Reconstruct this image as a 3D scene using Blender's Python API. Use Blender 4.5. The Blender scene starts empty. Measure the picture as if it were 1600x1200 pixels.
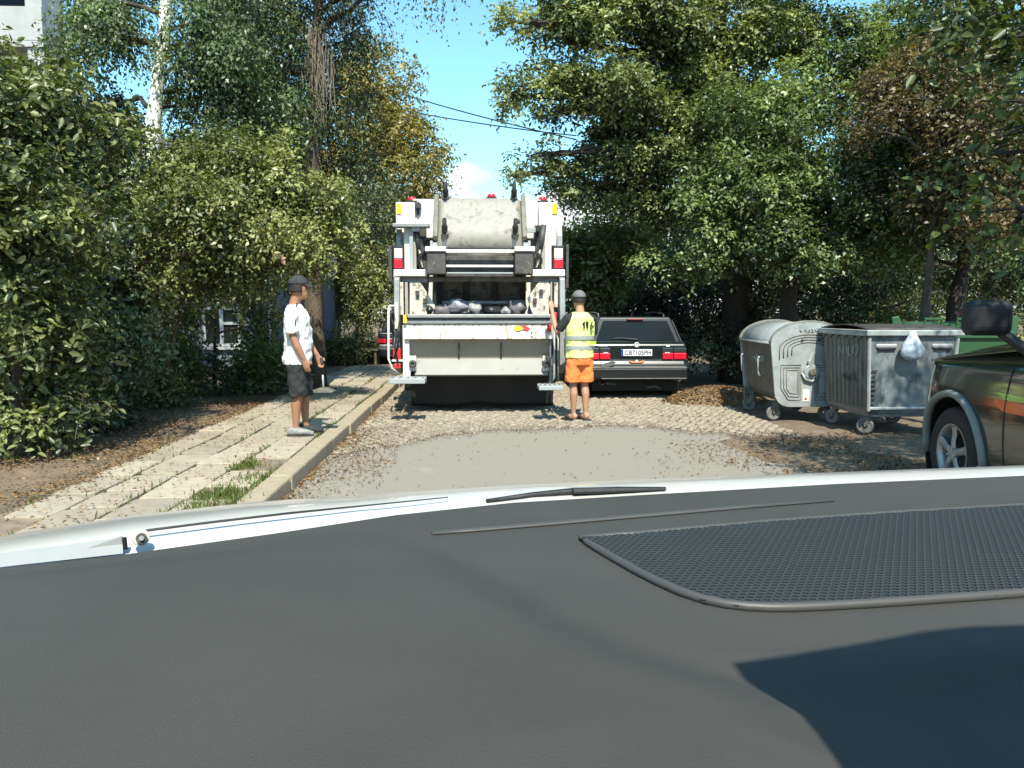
import bpy, bmesh, math, random
import numpy as np
from mathutils import Vector, Matrix

# ------------------------------------------------------------------ scene, camera, sky, sun
S = bpy.context.scene
COL = S.collection
CAMH = 1.5
FPX = 1200.0                                    # focal length in pixels of a 1600 px wide frame
PITCH = math.atan(115 / FPX)
YAW = math.atan(50 / FPX * math.cos(PITCH))
cam_data = bpy.data.cameras.new('camera')
cam_data.sensor_width = 36.0
cam_data.lens = 36.0 * FPX / 1600.0
cam_data.clip_start = 0.05
cam_data.clip_end = 2000
cam = bpy.data.objects.new('camera', cam_data)
COL.objects.link(cam)
cam.location = (0, 0, CAMH)
cam.rotation_euler = (math.pi / 2 - PITCH, 0, -YAW)
S.camera = cam

SUN_EL = math.radians(52)
SUN_SIDE = math.radians(5)                      # sun behind the viewer, a touch to the right
SUN_DIR = Vector((-math.sin(SUN_SIDE) * math.cos(SUN_EL), math.cos(SUN_SIDE) * math.cos(SUN_EL), -math.sin(SUN_EL)))
W = bpy.data.worlds.new('World')
S.world = W
W.use_nodes = True
wn, wl = W.node_tree.nodes, W.node_tree.links
bg = wn['Background']
sky = wn.new('ShaderNodeTexSky')
sky.sky_type = 'NISHITA'
sky.sun_disc = False
sky.sun_elevation = SUN_EL
sky.sun_rotation = math.pi - SUN_SIDE
sky.altitude = 550
sky.air_density = 1.0
sky.dust_density = 0.6
sky.ozone_density = 2.0
tint = wn.new('ShaderNodeMix'); tint.data_type = 'RGBA'; tint.blend_type = 'MULTIPLY'
tint.inputs[0].default_value = 1.0
tint.inputs[7].default_value = (1.0, 1.40, 1.27, 1)
wl.new(sky.outputs[0], tint.inputs[6])
# low cumulus just above the horizon
tc = wn.new('ShaderNodeTexCoord')
mp = wn.new('ShaderNodeMapping'); mp.inputs['Scale'].default_value = (3.0, 3.0, 7.0)
nz = wn.new('ShaderNodeTexNoise'); nz.inputs['Scale'].default_value = 2.2; nz.inputs['Detail'].default_value = 7
sx = wn.new('ShaderNodeSeparateXYZ')
wl.new(tc.outputs['Generated'], mp.inputs[0]); wl.new(mp.outputs[0], nz.inputs['Vector'])
wl.new(tc.outputs['Generated'], sx.inputs[0])
mr = wn.new('ShaderNodeMapRange'); mr.inputs[1].default_value = 0.115; mr.inputs[2].default_value = 0.2
mr.inputs[3].default_value = 0.40; mr.inputs[4].default_value = -0.38
wl.new(sx.outputs['Z'], mr.inputs[0])
ad = wn.new('ShaderNodeMath'); ad.operation = 'ADD'
wl.new(nz.outputs[0], ad.inputs[0]); wl.new(mr.outputs[0], ad.inputs[1])
cr = wn.new('ShaderNodeMapRange'); cr.interpolation_type = 'SMOOTHSTEP'
cr.inputs[1].default_value = 0.47; cr.inputs[2].default_value = 0.62
wl.new(ad.outputs[0], cr.inputs[0])
cm = wn.new('ShaderNodeMix'); cm.data_type = 'RGBA'
wl.new(cr.outputs[0], cm.inputs[0]); wl.new(tint.outputs[2], cm.inputs[6])
cm.inputs[7].default_value = (5.5, 5.7, 6.0, 1)
wl.new(cm.outputs[2], bg.inputs['Color'])
bg.inputs['Strength'].default_value = 0.15

sun_data = bpy.data.lights.new('sun', 'SUN')
sun_data.energy = 5.0
sun_data.angle = math.radians(0.5)
sun_data.color = (1.0, 0.935, 0.80)
sun = bpy.data.objects.new('sun', sun_data)
COL.objects.link(sun)
sun.rotation_euler = SUN_DIR.to_track_quat('-Z', 'Y').to_euler()

S.view_settings.view_transform = 'Standard'
S.view_settings.look = 'None'
S.view_settings.gamma = 1.0
S.view_settings.use_curve_mapping = False
S.view_settings.exposure = 0.72
S.render.engine = 'CYCLES'
S.cycles.use_denoising = True
S.cycles.max_bounces = 6
S.cycles.diffuse_bounces = 3
S.cycles.glossy_bounces = 3
S.cycles.transmission_bounces = 4
S.cycles.transparent_max_bounces = 8
S.cycles.caustics_reflective = False
S.cycles.caustics_refractive = False

# ------------------------------------------------------------------ geometry helpers
_f = Vector((math.sin(YAW) * math.cos(PITCH), math.cos(YAW) * math.cos(PITCH), -math.sin(PITCH)))
_r = Vector((math.cos(YAW), -math.sin(YAW), 0))
_u = _r.cross(_f)
CAM = Vector((0, 0, CAMH))


def ray(px, py):
    return _f + _r * ((px - 800) / FPX) + _u * ((600 - py) / FPX)


def at(px, py, Y):
    """survey helper: the point at distance Y down the road along a sight line"""
    d = ray(px, py)
    return CAM + d * (Y / d.y)


def onz(px, py, z=0.0):
    d = ray(px, py)
    return CAM + d * ((z - CAMH) / d.z)


RND = random.Random(7)


class MB:
    def __init__(s):
        s.v = []; s.f = []

    def add(s, vs, fs):
        o = len(s.v)
        s.v += [tuple(p) for p in vs]
        s.f += [tuple(i + o for i in f) for f in fs]
        return s

    def box(s, c, size, rot=None):
        hx, hy, hz = size[0] / 2, size[1] / 2, size[2] / 2
        vs = [Vector((x, y, z)) for z in (-hz, hz) for y in (-hy, hy) for x in (-hx, hx)]
        if rot is not None:
            vs = [rot @ p for p in vs]
        c = Vector(c)
        vs = [p + c for p in vs]
        return s.add(vs, [(0, 2, 3, 1), (4, 5, 7, 6), (0, 1, 5, 4), (2, 6, 7, 3), (0, 4, 6, 2), (1, 3, 7, 5)])

    def span(s, x0, x1, y0, y1, z0, z1):
        return s.box(((x0 + x1) / 2, (y0 + y1) / 2, (z0 + z1) / 2), (abs(x1 - x0), abs(y1 - y0), abs(z1 - z0)))

    def prism(s, poly, axis, a0, a1):
        """poly: 2D points; extruded along axis between a0 and a1. axis 'x': (y,z), 'y': (x,z), 'z': (x,y)"""
        n = len(poly)
        def P(p, a):
            return (a, p[0], p[1]) if axis == 'x' else (p[0], a, p[1]) if axis == 'y' else (p[0], p[1], a)
        vs = [P(p, a0) for p in poly] + [P(p, a1) for p in poly]
        fs = [tuple(range(n)), tuple(range(2 * n - 1, n - 1, -1))]
        fs += [(i, i + n, (i + 1) % n + n, (i + 1) % n) for i in range(n)]
        return s.add(vs, fs)

    def tube(s, path, rad, n=8, cap=True, sq=None):
        """swept tube; rad number, list of numbers, or list of (ra, rb); sq: reference vector for side a"""
        path = [Vector(p) for p in path]
        m = len(path)
        if not isinstance(rad, (list, tuple)):
            rad = [rad] * m
        vs = []
        ref = Vector(sq) if sq is not None else None
        prev = None
        for i, p in enumerate(path):
            t = (path[min(i + 1, m - 1)] - path[max(i - 1, 0)])
            t = t.normalized() if t.length > 1e-9 else Vector((0, 0, 1))
            if ref is not None:
                a = ref - t * ref.dot(t)
            elif prev is None:
                a = Vector((1, 0, 0)) if abs(t.x) < 0.9 else Vector((0, 1, 0))
                a = a - t * a.dot(t)
            else:
                a = prev - t * prev.dot(t)
            a.normalize(); prev = a
            b = t.cross(a)
            ra, rb = (rad[i] if isinstance(rad[i], (list, tuple)) else (rad[i], rad[i]))
            for k in range(n):
                an = 2 * math.pi * k / n
                vs.append(p + a * (ra * math.cos(an)) + b * (rb * math.sin(an)))
        fs = []
        for i in range(m - 1):
            for k in range(n):
                k2 = (k + 1) % n
                fs.append((i * n + k, i * n + k2, (i + 1) * n + k2, (i + 1) * n + k))
        if cap:
            fs.append(tuple(range(n - 1, -1, -1)))
            fs.append(tuple((m - 1) * n + k for k in range(n)))
        return s.add(vs, fs)

    def disc(s, c, axis, r, h, n=24):
        c = Vector(c); ax = Vector(axis).normalized()
        return s.tube([c - ax * h / 2, c + ax * h / 2], [r, r], n)

    def lathe(s, prof, c, axis, n=24):
        """prof: (radius, along-axis) pairs"""
        c = Vector(c); ax = Vector(axis).normalized()
        a = Vector((0, 0, 1)) if abs(ax.z) < 0.9 else Vector((1, 0, 0))
        a = (a - ax * a.dot(ax)).normalized(); b = ax.cross(a)
        vs = []
        for r, h in prof:
            for k in range(n):
                an = 2 * math.pi * k / n
                vs.append(c + ax * h + a * (r * math.cos(an)) + b * (r * math.sin(an)))
        fs = []
        for i in range(len(prof) - 1):
            for k in range(n):
                k2 = (k + 1) % n
                fs.append((i * n + k, i * n + k2, (i + 1) * n + k2, (i + 1) * n + k))
        return s.add(vs, fs)

    def ell(s, c, r, n=12, m=8, rot=None):
        vs = []; c = Vector(c)
        for i in range(m + 1):
            th = math.pi * i / m
            for k in range(n):
                an = 2 * math.pi * k / n
                p = Vector((r[0] * math.sin(th) * math.cos(an), r[1] * math.sin(th) * math.sin(an), r[2] * math.cos(th)))
                if rot is not None: p = rot @ p
                vs.append(c + p)
        fs = [(i * n + k, (i + 1) * n + k, (i + 1) * n + (k + 1) % n, i * n + (k + 1) % n) for i in range(m) for k in range(n)]
        return s.add(vs, fs)

    def grid(s, fn, nu, nv):
        vs = [fn(i / nu, j / nv) for j in range(nv + 1) for i in range(nu + 1)]
        fs = [(j * (nu + 1) + i, j * (nu + 1) + i + 1, (j + 1) * (nu + 1) + i + 1, (j + 1) * (nu + 1) + i) for j in range(nv) for i in range(nu)]
        return s.add(vs, fs)

    def mesh(s, name, mat, org=(0, 0, 0), smooth=False, fix=True):
        me = bpy.data.meshes.new(name)
        o = Vector(org)
        me.from_pydata([tuple(Vector(p) - o) for p in s.v], [], s.f)
        if mat: me.materials.append(mat)
        if fix:
            bm = bmesh.new(); bm.from_mesh(me)
            bmesh.ops.remove_doubles(bm, verts=bm.verts, dist=1e-6)
            bmesh.ops.recalc_face_normals(bm, faces=bm.faces)
            bm.to_mesh(me); bm.free()
        if smooth:
            me.polygons.foreach_set('use_smooth', [True] * len(me.polygons))
        me.update()
        return me

    def build(s, name, mat, parent=None, org=(0, 0, 0), smooth=False, bevel=0, seg=2, sub=0, solid=0, fix=True):
        return link(name, s.mesh(name, mat, org, smooth, fix), parent, bevel=bevel, seg=seg, sub=sub, solid=solid)


def link(name, me, parent=None, loc=None, rot=None, bevel=0, seg=2, sub=0, solid=0):
    o = bpy.data.objects.new(name, me)
    COL.objects.link(o)
    if parent is not None: o.parent = parent
    if loc is not None: o.location = loc
    if rot is not None: o.rotation_euler = rot
    if solid:
        m = o.modifiers.new('solid', 'SOLIDIFY'); m.thickness = solid; m.offset = 0
    if bevel:
        m = o.modifiers.new('bevel', 'BEVEL'); m.width = bevel; m.segments = seg; m.limit_method = 'ANGLE'; m.angle_limit = math.radians(35)
        m.harden_normals = False
    if sub:
        m = o.modifiers.new('sub', 'SUBSURF'); m.levels = sub; m.render_levels = sub
    return o


def tag(o, label, cat, group=None):
    o['label'] = label; o['category'] = cat
    if group: o['group'] = group
    return o


def thing(name, label, cat, loc=(0, 0, 0), rz=0.0, group=None):
    o = bpy.data.objects.new(name, None)
    COL.objects.link(o)
    o.empty_display_size = 0.2
    o.location = loc; o.rotation_euler = (0, 0, rz)
    return tag(o, label, cat, group)


def struct(o):
    o['kind'] = 'structure'; return o


def stuff(o, label=None, cat=None):
    o['kind'] = 'stuff'
    if label: o['label'] = label
    if cat: o['category'] = cat
    return o


def text_mesh(body, size, mat, depth=0.002, spacing=1.0):
    cu = bpy.data.curves.new('lettering', 'FONT')
    cu.body = body; cu.size = size; cu.extrude = depth; cu.align_x = 'CENTER'; cu.align_y = 'CENTER'; cu.space_character = spacing
    ob = bpy.data.objects.new('lettering', cu)
    COL.objects.link(ob)
    dg = bpy.context.evaluated_depsgraph_get()
    me = bpy.data.meshes.new_from_object(ob.evaluated_get(dg))
    bpy.data.objects.remove(ob)
    me.materials.clear(); me.materials.append(mat)
    return me


# ------------------------------------------------------------------ material helpers
def rgb(c):
    return (c[0], c[1], c[2], 1.0)


def M(name, col, rough=0.6, metal=0.0, var=0.18, scale=6.0, bump=0.0, bscale=80.0, dirt=None, coat=0.0, stretch=(1, 1, 1), trans=0.0, spec=0.5, objrand=0.0):
    """principled material with two-scale colour variation; dirt = (colour, threshold, scale, stretch)"""
    m = bpy.data.materials.new(name); m.use_nodes = True
    n, l = m.node_tree.nodes, m.node_tree.links
    b = n['Principled BSDF']
    b.inputs['Roughness'].default_value = rough
    b.inputs['Metallic'].default_value = metal
    b.inputs['Specular IOR Level'].default_value = spec
    if coat:
        b.inputs['Coat Weight'].default_value = coat; b.inputs['Coat Roughness'].default_value = 0.06
    t = n.new('ShaderNodeTexCoord')
    mpn = n.new('ShaderNodeMapping'); mpn.inputs['Scale'].default_value = stretch
    l.new(t.outputs['Object'], mpn.inputs[0])
    nzn = n.new('ShaderNodeTexNoise'); nzn.inputs['Scale'].default_value = scale; nzn.inputs['Detail'].default_value = 6; nzn.inputs['Roughness'].default_value = 0.65
    l.new(mpn.outputs[0], nzn.inputs['Vector'])
    mx = n.new('ShaderNodeMix'); mx.data_type = 'RGBA'
    ra = n.new('ShaderNodeMapRange'); ra.inputs[1].default_value = 0.3; ra.inputs[2].default_value = 0.7
    l.new(nzn.outputs[0], ra.inputs[0]); l.new(ra.outputs[0], mx.inputs[0])
    mx.inputs[6].default_value = rgb([c * (1 - var) for c in col]); mx.inputs[7].default_value = rgb([min(1, c * (1 + var)) for c in col])
    out = mx.outputs[2]
    if dirt:
        dcol, th, dsc = dirt[0], dirt[1], dirt[2]
        mp2 = n.new('ShaderNodeMapping'); mp2.inputs['Scale'].default_value = dirt[3] if len(dirt) > 3 else (1, 1, 1)
        l.new(t.outputs['Object'], mp2.inputs[0])
        nd = n.new('ShaderNodeTexNoise'); nd.inputs['Scale'].default_value = dsc; nd.inputs['Detail'].default_value = 8; nd.inputs['Roughness'].default_value = 0.7
        l.new(mp2.outputs[0], nd.inputs['Vector'])
        rd = n.new('ShaderNodeMapRange'); rd.inputs[1].default_value = th; rd.inputs[2].default_value = th + 0.14
        l.new(nd.outputs[0], rd.inputs[0])
        m2 = n.new('ShaderNodeMix'); m2.data_type = 'RGBA'
        l.new(rd.outputs[0], m2.inputs[0]); l.new(out, m2.inputs[6]); m2.inputs[7].default_value = rgb(dcol)
        out = m2.outputs[2]
    if objrand:
        oi = n.new('ShaderNodeObjectInfo'); hv = n.new('ShaderNodeHueSaturation')
        mo = n.new('ShaderNodeMapRange'); mo.inputs[3].default_value = 1 - objrand; mo.inputs[4].default_value = 1 + objrand
        l.new(oi.outputs['Random'], mo.inputs[0]); l.new(mo.outputs[0], hv.inputs['Value']); l.new(out, hv.inputs['Color'])
        out = hv.outputs[0]
    l.new(out, b.inputs['Base Color'])
    if bump:
        nb = n.new('ShaderNodeTexNoise'); nb.inputs['Scale'].default_value = bscale; nb.inputs['Detail'].default_value = 5
        l.new(t.outputs['Object'], nb.inputs['Vector'])
        bp = n.new('ShaderNodeBump'); bp.inputs['Strength'].default_value = bump; bp.inputs['Distance'].default_value = 0.02
        l.new(nb.outputs[0], bp.inputs['Height']); l.new(bp.outputs[0], b.inputs['Normal'])
    return m


def leaf_mat(name, c0, c1, trans=0.3, gloss=0.035):
    """c0/c1: the two ends of the leaf tint, driven per leaf by the 'tint' attribute"""
    m = bpy.data.materials.new(name); m.use_nodes = True
    n, l = m.node_tree.nodes, m.node_tree.links
    n.remove(n['Principled BSDF'])
    a = n.new('ShaderNodeAttribute'); a.attribute_name = 'tint'
    mx = n.new('ShaderNodeMix'); mx.data_type = 'RGBA'
    l.new(a.outputs['Fac'], mx.inputs[0]); mx.inputs[6].default_value = rgb(c0); mx.inputs[7].default_value = rgb(c1)
    d = n.new('ShaderNodeBsdfDiffuse'); l.new(mx.outputs[2], d.inputs[0])
    t = n.new('ShaderNodeBsdfTranslucent')
    ty = n.new('ShaderNodeMix'); ty.data_type = 'RGBA'; ty.blend_type = 'MULTIPLY'; ty.inputs[0].default_value = 1
    l.new(mx.outputs[2], ty.inputs[6]); ty.inputs[7].default_value = (1.25, 1.3, 0.6, 1)
    l.new(ty.outputs[2], t.inputs[0])
    g = n.new('ShaderNodeBsdfGlossy'); g.inputs['Roughness'].default_value = 0.42; g.inputs[0].default_value = (0.9, 0.95, 1, 1)
    s1 = n.new('ShaderNodeMixShader'); s1.inputs[0].default_value = trans
    l.new(d.outputs[0], s1.inputs[1]); l.new(t.outputs[0], s1.inputs[2])
    s2 = n.new('ShaderNodeMixShader'); s2.inputs[0].default_value = gloss
    l.new(s1.outputs[0], s2.inputs[1]); l.new(g.outputs[0], s2.inputs[2])
    l.new(s2.outputs[0], n['Material Output'].inputs['Surface'])
    return m


# ------------------------------------------------------------------ foliage
def fast_quads(name, V, mat, tint):
    """V: (n,4,3) array of leaf corners"""
    n = len(V)
    me = bpy.data.meshes.new(name)
    me.vertices.add(n * 4); me.loops.add(n * 4); me.polygons.add(n)
    me.vertices.foreach_set('co', V.astype(np.float32).ravel())
    me.loops.foreach_set('vertex_index', np.arange(n * 4, dtype=np.int32))
    me.polygons.foreach_set('loop_start', np.arange(0, n * 4, 4, dtype=np.int32))
    me.update(calc_edges=True)
    a = me.attributes.new('tint', 'FLOAT', 'FACE')
    a.data.foreach_set('value', np.clip(tint, 0, 1).astype(np.float32))
    me.materials.append(mat)
    return me


def rich_leaves(name, V, mat, tint, rng):
    """V: (n,4,3) as for fast_quads; each leaf becomes two folded halves with a rounder outline"""
    b, l_, t, r = V[:, 0], V[:, 1], V[:, 2], V[:, 3]
    ax = t - b
    l1 = b + (l_ - b) * .82 - ax * .06; l2 = l_ + (t - l_) * .42 + (l_ - r) * .07
    r1 = b + (r - b) * .82 - ax * .06; r2 = r + (t - r) * .42 + (r - l_) * .07
    n = len(V)
    A = np.stack([b, r1, r2, t, l2, l1], 1)
    me = bpy.data.meshes.new(name)
    me.vertices.add(n * 6); me.loops.add(n * 8); me.polygons.add(n * 2)
    me.vertices.foreach_set('co', A.astype(np.float32).ravel())
    idx = np.arange(n, dtype=np.int32)[:, None] * 6 + np.array([0, 1, 2, 3, 0, 3, 4, 5], dtype=np.int32)
    me.loops.foreach_set('vertex_index', idx.ravel())
    me.polygons.foreach_set('loop_start', np.arange(0, n * 8, 4, dtype=np.int32))
    me.update(calc_edges=True)
    a = me.attributes.new('tint', 'FLOAT', 'FACE')
    a.data.foreach_set('value', np.repeat(np.clip(tint, 0, 1), 2).astype(np.float32))
    me.materials.append(mat)
    return me


def unit(v):
    return v / np.maximum(np.linalg.norm(v, axis=1, keepdims=True), 1e-9)


def leaf_quads(rng, P, D, N, L, wid=0.55, fold=0.12):
    """leaves at points P with axis D, normal N and length L"""
    D = unit(D); Sd = unit(np.cross(D, N)); Nn = np.cross(Sd, D)
    L = L[:, None]
    mid = P + D * L * 0.45
    V = np.stack([P, mid + Sd * L * wid * 0.5 + Nn * L * fold, P + D * L - Nn * L * 0.12, mid - Sd * L * wid * 0.5 + Nn * L * fold], axis=1)
    return V


def crown_leaves(clumps, n, leaf, seed, sub=0.42, flat=0.75, twig=0.32, per=9, droop=0.35, inner=0.55, base=None, wid=0.55, hue=0.5, upn=0.6):
    """clumps: (x,y,z,rx,ry,rz) volumes. Each is broken into smaller sprays, each spray into twigs that carry leaves."""
    rng = np.random.default_rng(seed)
    C = np.array(clumps, float)
    area = (C[:, 3] * C[:, 4] + C[:, 4] * C[:, 5] + C[:, 3] * C[:, 5])
    # sprays
    ns = np.maximum(4, (area / (sub * sub) * 1.5).astype(int))
    sc, sr, so = [], [], []
    for c, k in zip(C, ns):
        d = unit(rng.normal(size=(k, 3)))
        d[:, 2] = np.where(d[:, 2] < -0.3, d[:, 2] * 0.5, d[:, 2])
        u = (inner + (1 - inner) * rng.random(k))[:, None]
        sc.append(c[:3] + d * c[3:] * u); so.append(d)
        sr.append(sub * (0.6 + 0.8 * rng.random(k)) * np.minimum(1.0, c[3:].min() / sub * 0.8))
    sc = np.concatenate(sc); so = np.concatenate(so); sr = np.concatenate(sr)
    stint = rng.normal(0, 0.24, len(sc))
    nt = max(1, n // per)
    w = sr ** 2; w = w / w.sum()
    si = rng.choice(len(sc), nt, p=w)
    d = unit(rng.normal(size=(nt, 3)) + so[si] * 0.55 + np.array([0, 0, 0.25]))
    q = sc[si] + d * np.array([1, 1, flat]) * (sr[si] * (0.35 + 0.75 * rng.random(nt) ** 0.7))[:, None]
    td = unit(d * 0.7 + rng.normal(size=(nt, 3)) * 0.5 + np.array([0, 0, -droop]))
    tl = twig * (0.5 + rng.random(nt))
    k = np.arange(per)
    fr = (k + 0.5) / per
    P = q[:, None, :] + td[:, None, :] * (tl[:, None] * (fr[None, :] - 0.25))[:, :, None]
    P[:, :, 2] -= (tl[:, None] * fr[None, :] ** 2 * droop * 0.5)
    P += rng.normal(size=P.shape) * 0.018
    side = unit(np.cross(td, np.array([0, 0, 1.0]) + rng.normal(size=(nt, 3)) * 0.3))
    sg = np.where(k % 2 == 0, 1.0, -1.0)[None, :, None]
    D = td[:, None, :] * 0.5 + side[:, None, :] * sg * 0.8 + rng.normal(size=P.shape) * 0.35
    D[:, :, 2] -= droop * 0.6
    N = np.array([0, 0, upn]) + d[:, None, :] * 0.5 + rng.normal(size=P.shape) * 0.42
    L = leaf * (0.5 + rng.random(P.shape[:2]))
    tint = hue + stint[si][:, None] + rng.normal(0, 0.2, P.shape[:2])
    P = P.reshape(-1, 3); D = D.reshape(-1, 3); N = N.reshape(-1, 3)
    if base is not None:
        P = P - np.array(base)
    return leaf_quads(rng, P, D, unit(N), L.ravel(), wid), tint.ravel(), (q, td, tl)


def curve_pts(a, b, n=6, sag=0.0, wob=0.08, rnd=RND):
    a, b = Vector(a), Vector(b)
    L = (b - a).length
    o = []
    for i in range(n):
        t = i / (n - 1)
        p = a.lerp(b, t)
        k = math.sin(math.pi * t)
        o.append(p + Vector((rnd.uniform(-1, 1), rnd.uniform(-1, 1), rnd.uniform(-.6, .6))) * wob * L * k * 0.6 + Vector((0, 0, sag * L * k)))
    return o


def plant(name, label, cat, base, clumps, n, leaf, mat, bark, seed, trunk=None, limbs=True, r0=0.14, group=None, twigs=400, parts=('trunk', 'crown'), limb_mat=None, spread=.85, rich=False, **kw):
    """a tree or shrub: Empty at the base > trunk (with limbs and twigs) and crown"""
    base = Vector(base)
    rnd = random.Random(seed)
    root = thing(name, label, cat, base, group=group)
    V, tint, (q, td, tl) = crown_leaves(clumps, n, leaf, seed, base=tuple(base), **kw)
    link(parts[1], rich_leaves(parts[1], V, mat, tint, None) if rich else fast_quads(parts[1], V, mat, tint), root)
    mb = MB()
    if trunk is None:
        top = base.z + (max(c[2] for c in clumps) - base.z) * .72
        cx = sum(c[0] for c in clumps) / len(clumps); cy = sum(c[1] for c in clumps) / len(clumps)
        trunk = [base - Vector((0, 0, 0.15)), base.lerp(Vector((cx, cy, top)), 0.3), base.lerp(Vector((cx, cy, top)), 0.6), Vector((cx, cy, top))]
    tp = [Vector(p) for p in trunk]
    m = len(tp)
    fine = []
    for i in range(m - 1):
        for j in range(5):
            t = j / 5
            fine.append(tp[i].lerp(tp[i + 1], t) + Vector((rnd.uniform(-1, 1), rnd.uniform(-1, 1), 0)) * r0 * 0.12)
    fine.append(tp[-1])
    k = len(fine)
    mb.tube(fine, [r0 * (1.25 if i == 0 else 1.0) * (1 - 0.72 * i / (k - 1)) * rnd.uniform(0.93, 1.07) for i in range(k)], 10)
    tmb = mb
    mb = MB()
    if limbs:
        for c in clumps:
            cc = Vector(c[:3])
            best = min(fine[2:], key=lambda p: (p - cc).length + (0.8 * max(0, p.z - cc.z + 0.15)) * 2)
            L = (cc - best).length
            if L > 0.15:
                r = min(r0 * 0.5, 0.018 + 0.018 * L)
                lp_ = curve_pts(best, cc, 7, 0.06, 0.12, rnd)
                mb.tube(lp_, [r * (1 - 0.8 * i / 6) for i in range(7)], 6)
                for _ in range(5):
                    e = cc + Vector((rnd.uniform(-1, 1) * c[3], rnd.uniform(-1, 1) * c[4], rnd.uniform(-.7, .9) * c[5])) * spread
                    s0 = lp_[rnd.choice((4, 5, 6))]
                    mb.tube(curve_pts(s0, e, 5, 0.03, 0.15, rnd), [r * 0.4 * (1 - 0.75 * i / 4) for i in range(5)], 5)
    idx = np.random.default_rng(seed + 1).choice(len(q), min(twigs, len(q)), replace=False)
    for i in idx:
        a = Vector(q[i]) - Vector(td[i]) * float(tl[i]) * 0.6; b = Vector(q[i]) + Vector(td[i]) * float(tl[i]) * 0.7
        mb.tube([a, (a + b) / 2 + Vector((0, 0, 0.01)), b], [0.006, 0.005, 0.002], 3, cap=False)
    tmb.build(parts[0], bark, root, org=base, smooth=True, fix=False)
    if mb.v:
        stuff(mb.build('branches', limb_mat or bark, root, org=base, smooth=True, fix=False))
    return root

# ------------------------------------------------------------------ materials
m_asphalt = M('asphalt', (0.25, 0.228, 0.19), 0.9, var=0.3, scale=90, bump=0.5, bscale=160, dirt=((0.34, 0.29, 0.22), 0.58, 1.3))
m_dirt = M('dry_earth', (0.16, 0.12, 0.08), 0.95, var=0.35, scale=3.5, bump=0.9, bscale=40, dirt=((0.11, 0.085, 0.06), 0.55, 5))
m_cobble = M('cobblestone', (0.24, 0.205, 0.155), 0.85, objrand=.16, var=0.35, scale=7, bump=0.5, bscale=70)
m_joint = M('sand_joint', (0.2, 0.16, 0.115), 0.95, var=0.3, scale=9, bump=0.5, bscale=90)
m_slab = M('concrete_slab', (0.335, 0.29, 0.22), 0.9, var=0.22, objrand=.16, scale=4, bump=0.35, bscale=90, dirt=((0.2, 0.15, 0.1), 0.55, 3.2))
m_kerb = M('kerb_concrete', (0.33, 0.275, 0.195), 0.9, var=0.2, scale=6, bump=0.5, bscale=70, dirt=((0.22, 0.18, 0.13), 0.6, 5))
m_white = M('truck_white', (0.70, 0.69, 0.65), 0.45, var=0.05, scale=3, dirt=((0.27, 0.21, 0.15), 0.57, 4.0, (3, 1.2, 0.6)))
m_whitedirty = M('dirty_white', (0.74, 0.71, 0.64), 0.55, var=0.1, scale=5, dirt=((0.27, 0.2, 0.14), 0.5, 5, (3, 1, 0.6)))
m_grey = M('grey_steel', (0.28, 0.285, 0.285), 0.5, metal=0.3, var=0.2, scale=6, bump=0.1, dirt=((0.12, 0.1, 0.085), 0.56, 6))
m_lgrey = M('light_grey_panel', (0.33, 0.355, 0.36), 0.55, var=0.08, scale=3, dirt=((0.28, 0.25, 0.2), 0.62, 4))
m_beige = M('dusty_beige_panel', (0.33, 0.30, 0.245), 0.7, var=0.1, scale=4, dirt=((0.3, 0.25, 0.18), 0.57, 4))
m_dsteel = M('dark_worn_steel', (0.075, 0.07, 0.065), 0.55, metal=0.3, var=0.45, scale=7, bump=0.3, bscale=40, dirt=((0.24, 0.21, 0.17), 0.6, 9))
m_black = M('black_rubber', (0.012, 0.014, 0.017), 0.6, var=0.3, scale=8, bump=0.1)
m_tyre = M('tyre', (0.02, 0.02, 0.021), 0.75, var=0.25, scale=12, bump=0.25, bscale=60)
m_chrome = M('bright_metal', (0.6, 0.6, 0.6), 0.3, metal=0.8, var=0.1)
m_red = M('red_lens', (0.55, 0.012, 0.03), 0.22, var=0.06, coat=0.5)
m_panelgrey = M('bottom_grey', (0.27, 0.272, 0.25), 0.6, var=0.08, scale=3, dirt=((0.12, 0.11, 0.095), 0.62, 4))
m_cheek = M('grimy_white', (0.6, 0.55, 0.46), 0.6, var=0.15, scale=6, dirt=((0.07, 0.055, 0.045), 0.5, 9, (1.5, 1.5, 0.8)))
m_packer = M('packer_steel', (0.17, 0.155, 0.13), 0.6, metal=0.2, var=0.4, scale=8, bump=0.4, bscale=30, dirt=((0.045, 0.04, 0.035), 0.52, 6))
m_redpaint = M('red_paint', (0.6, 0.03, 0.03), 0.4, var=0.1)
m_amber = M('pale_lens', (0.78, 0.6, 0.55), 0.25, var=0.05, coat=0.5)
m_yellow = M('yellow_reflector', (0.85, 0.62, 0.02), 0.4, var=0.06)
m_galv = M('galvanised', (0.4, 0.425, 0.42), 0.42, metal=0.35, var=0.22, scale=5, bump=0.12, bscale=25, dirt=((0.24, 0.27, 0.27), 0.56, 4.5, (1, 1, 0.7)))
m_galvd = M('weathered_shade_galvanised', (0.16, 0.158, 0.135), 0.6, metal=0.2, var=0.25, scale=5, bump=0.15, bscale=25, dirt=((0.085, 0.08, 0.065), 0.52, 5, (2.5, 2.5, 0.5)))  # base darkened so the bins' street sides hold their shade in the colour
m_bark = M('bark', (0.1, 0.078, 0.055), 0.95, var=0.4, scale=9, bump=1.0, bscale=30, stretch=(1, 1, 0.25))
m_barkd = M('dark_bark', (0.045, 0.036, 0.028), 0.95, var=0.4, scale=9, bump=1.0, bscale=30, stretch=(1, 1, 0.25))
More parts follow.
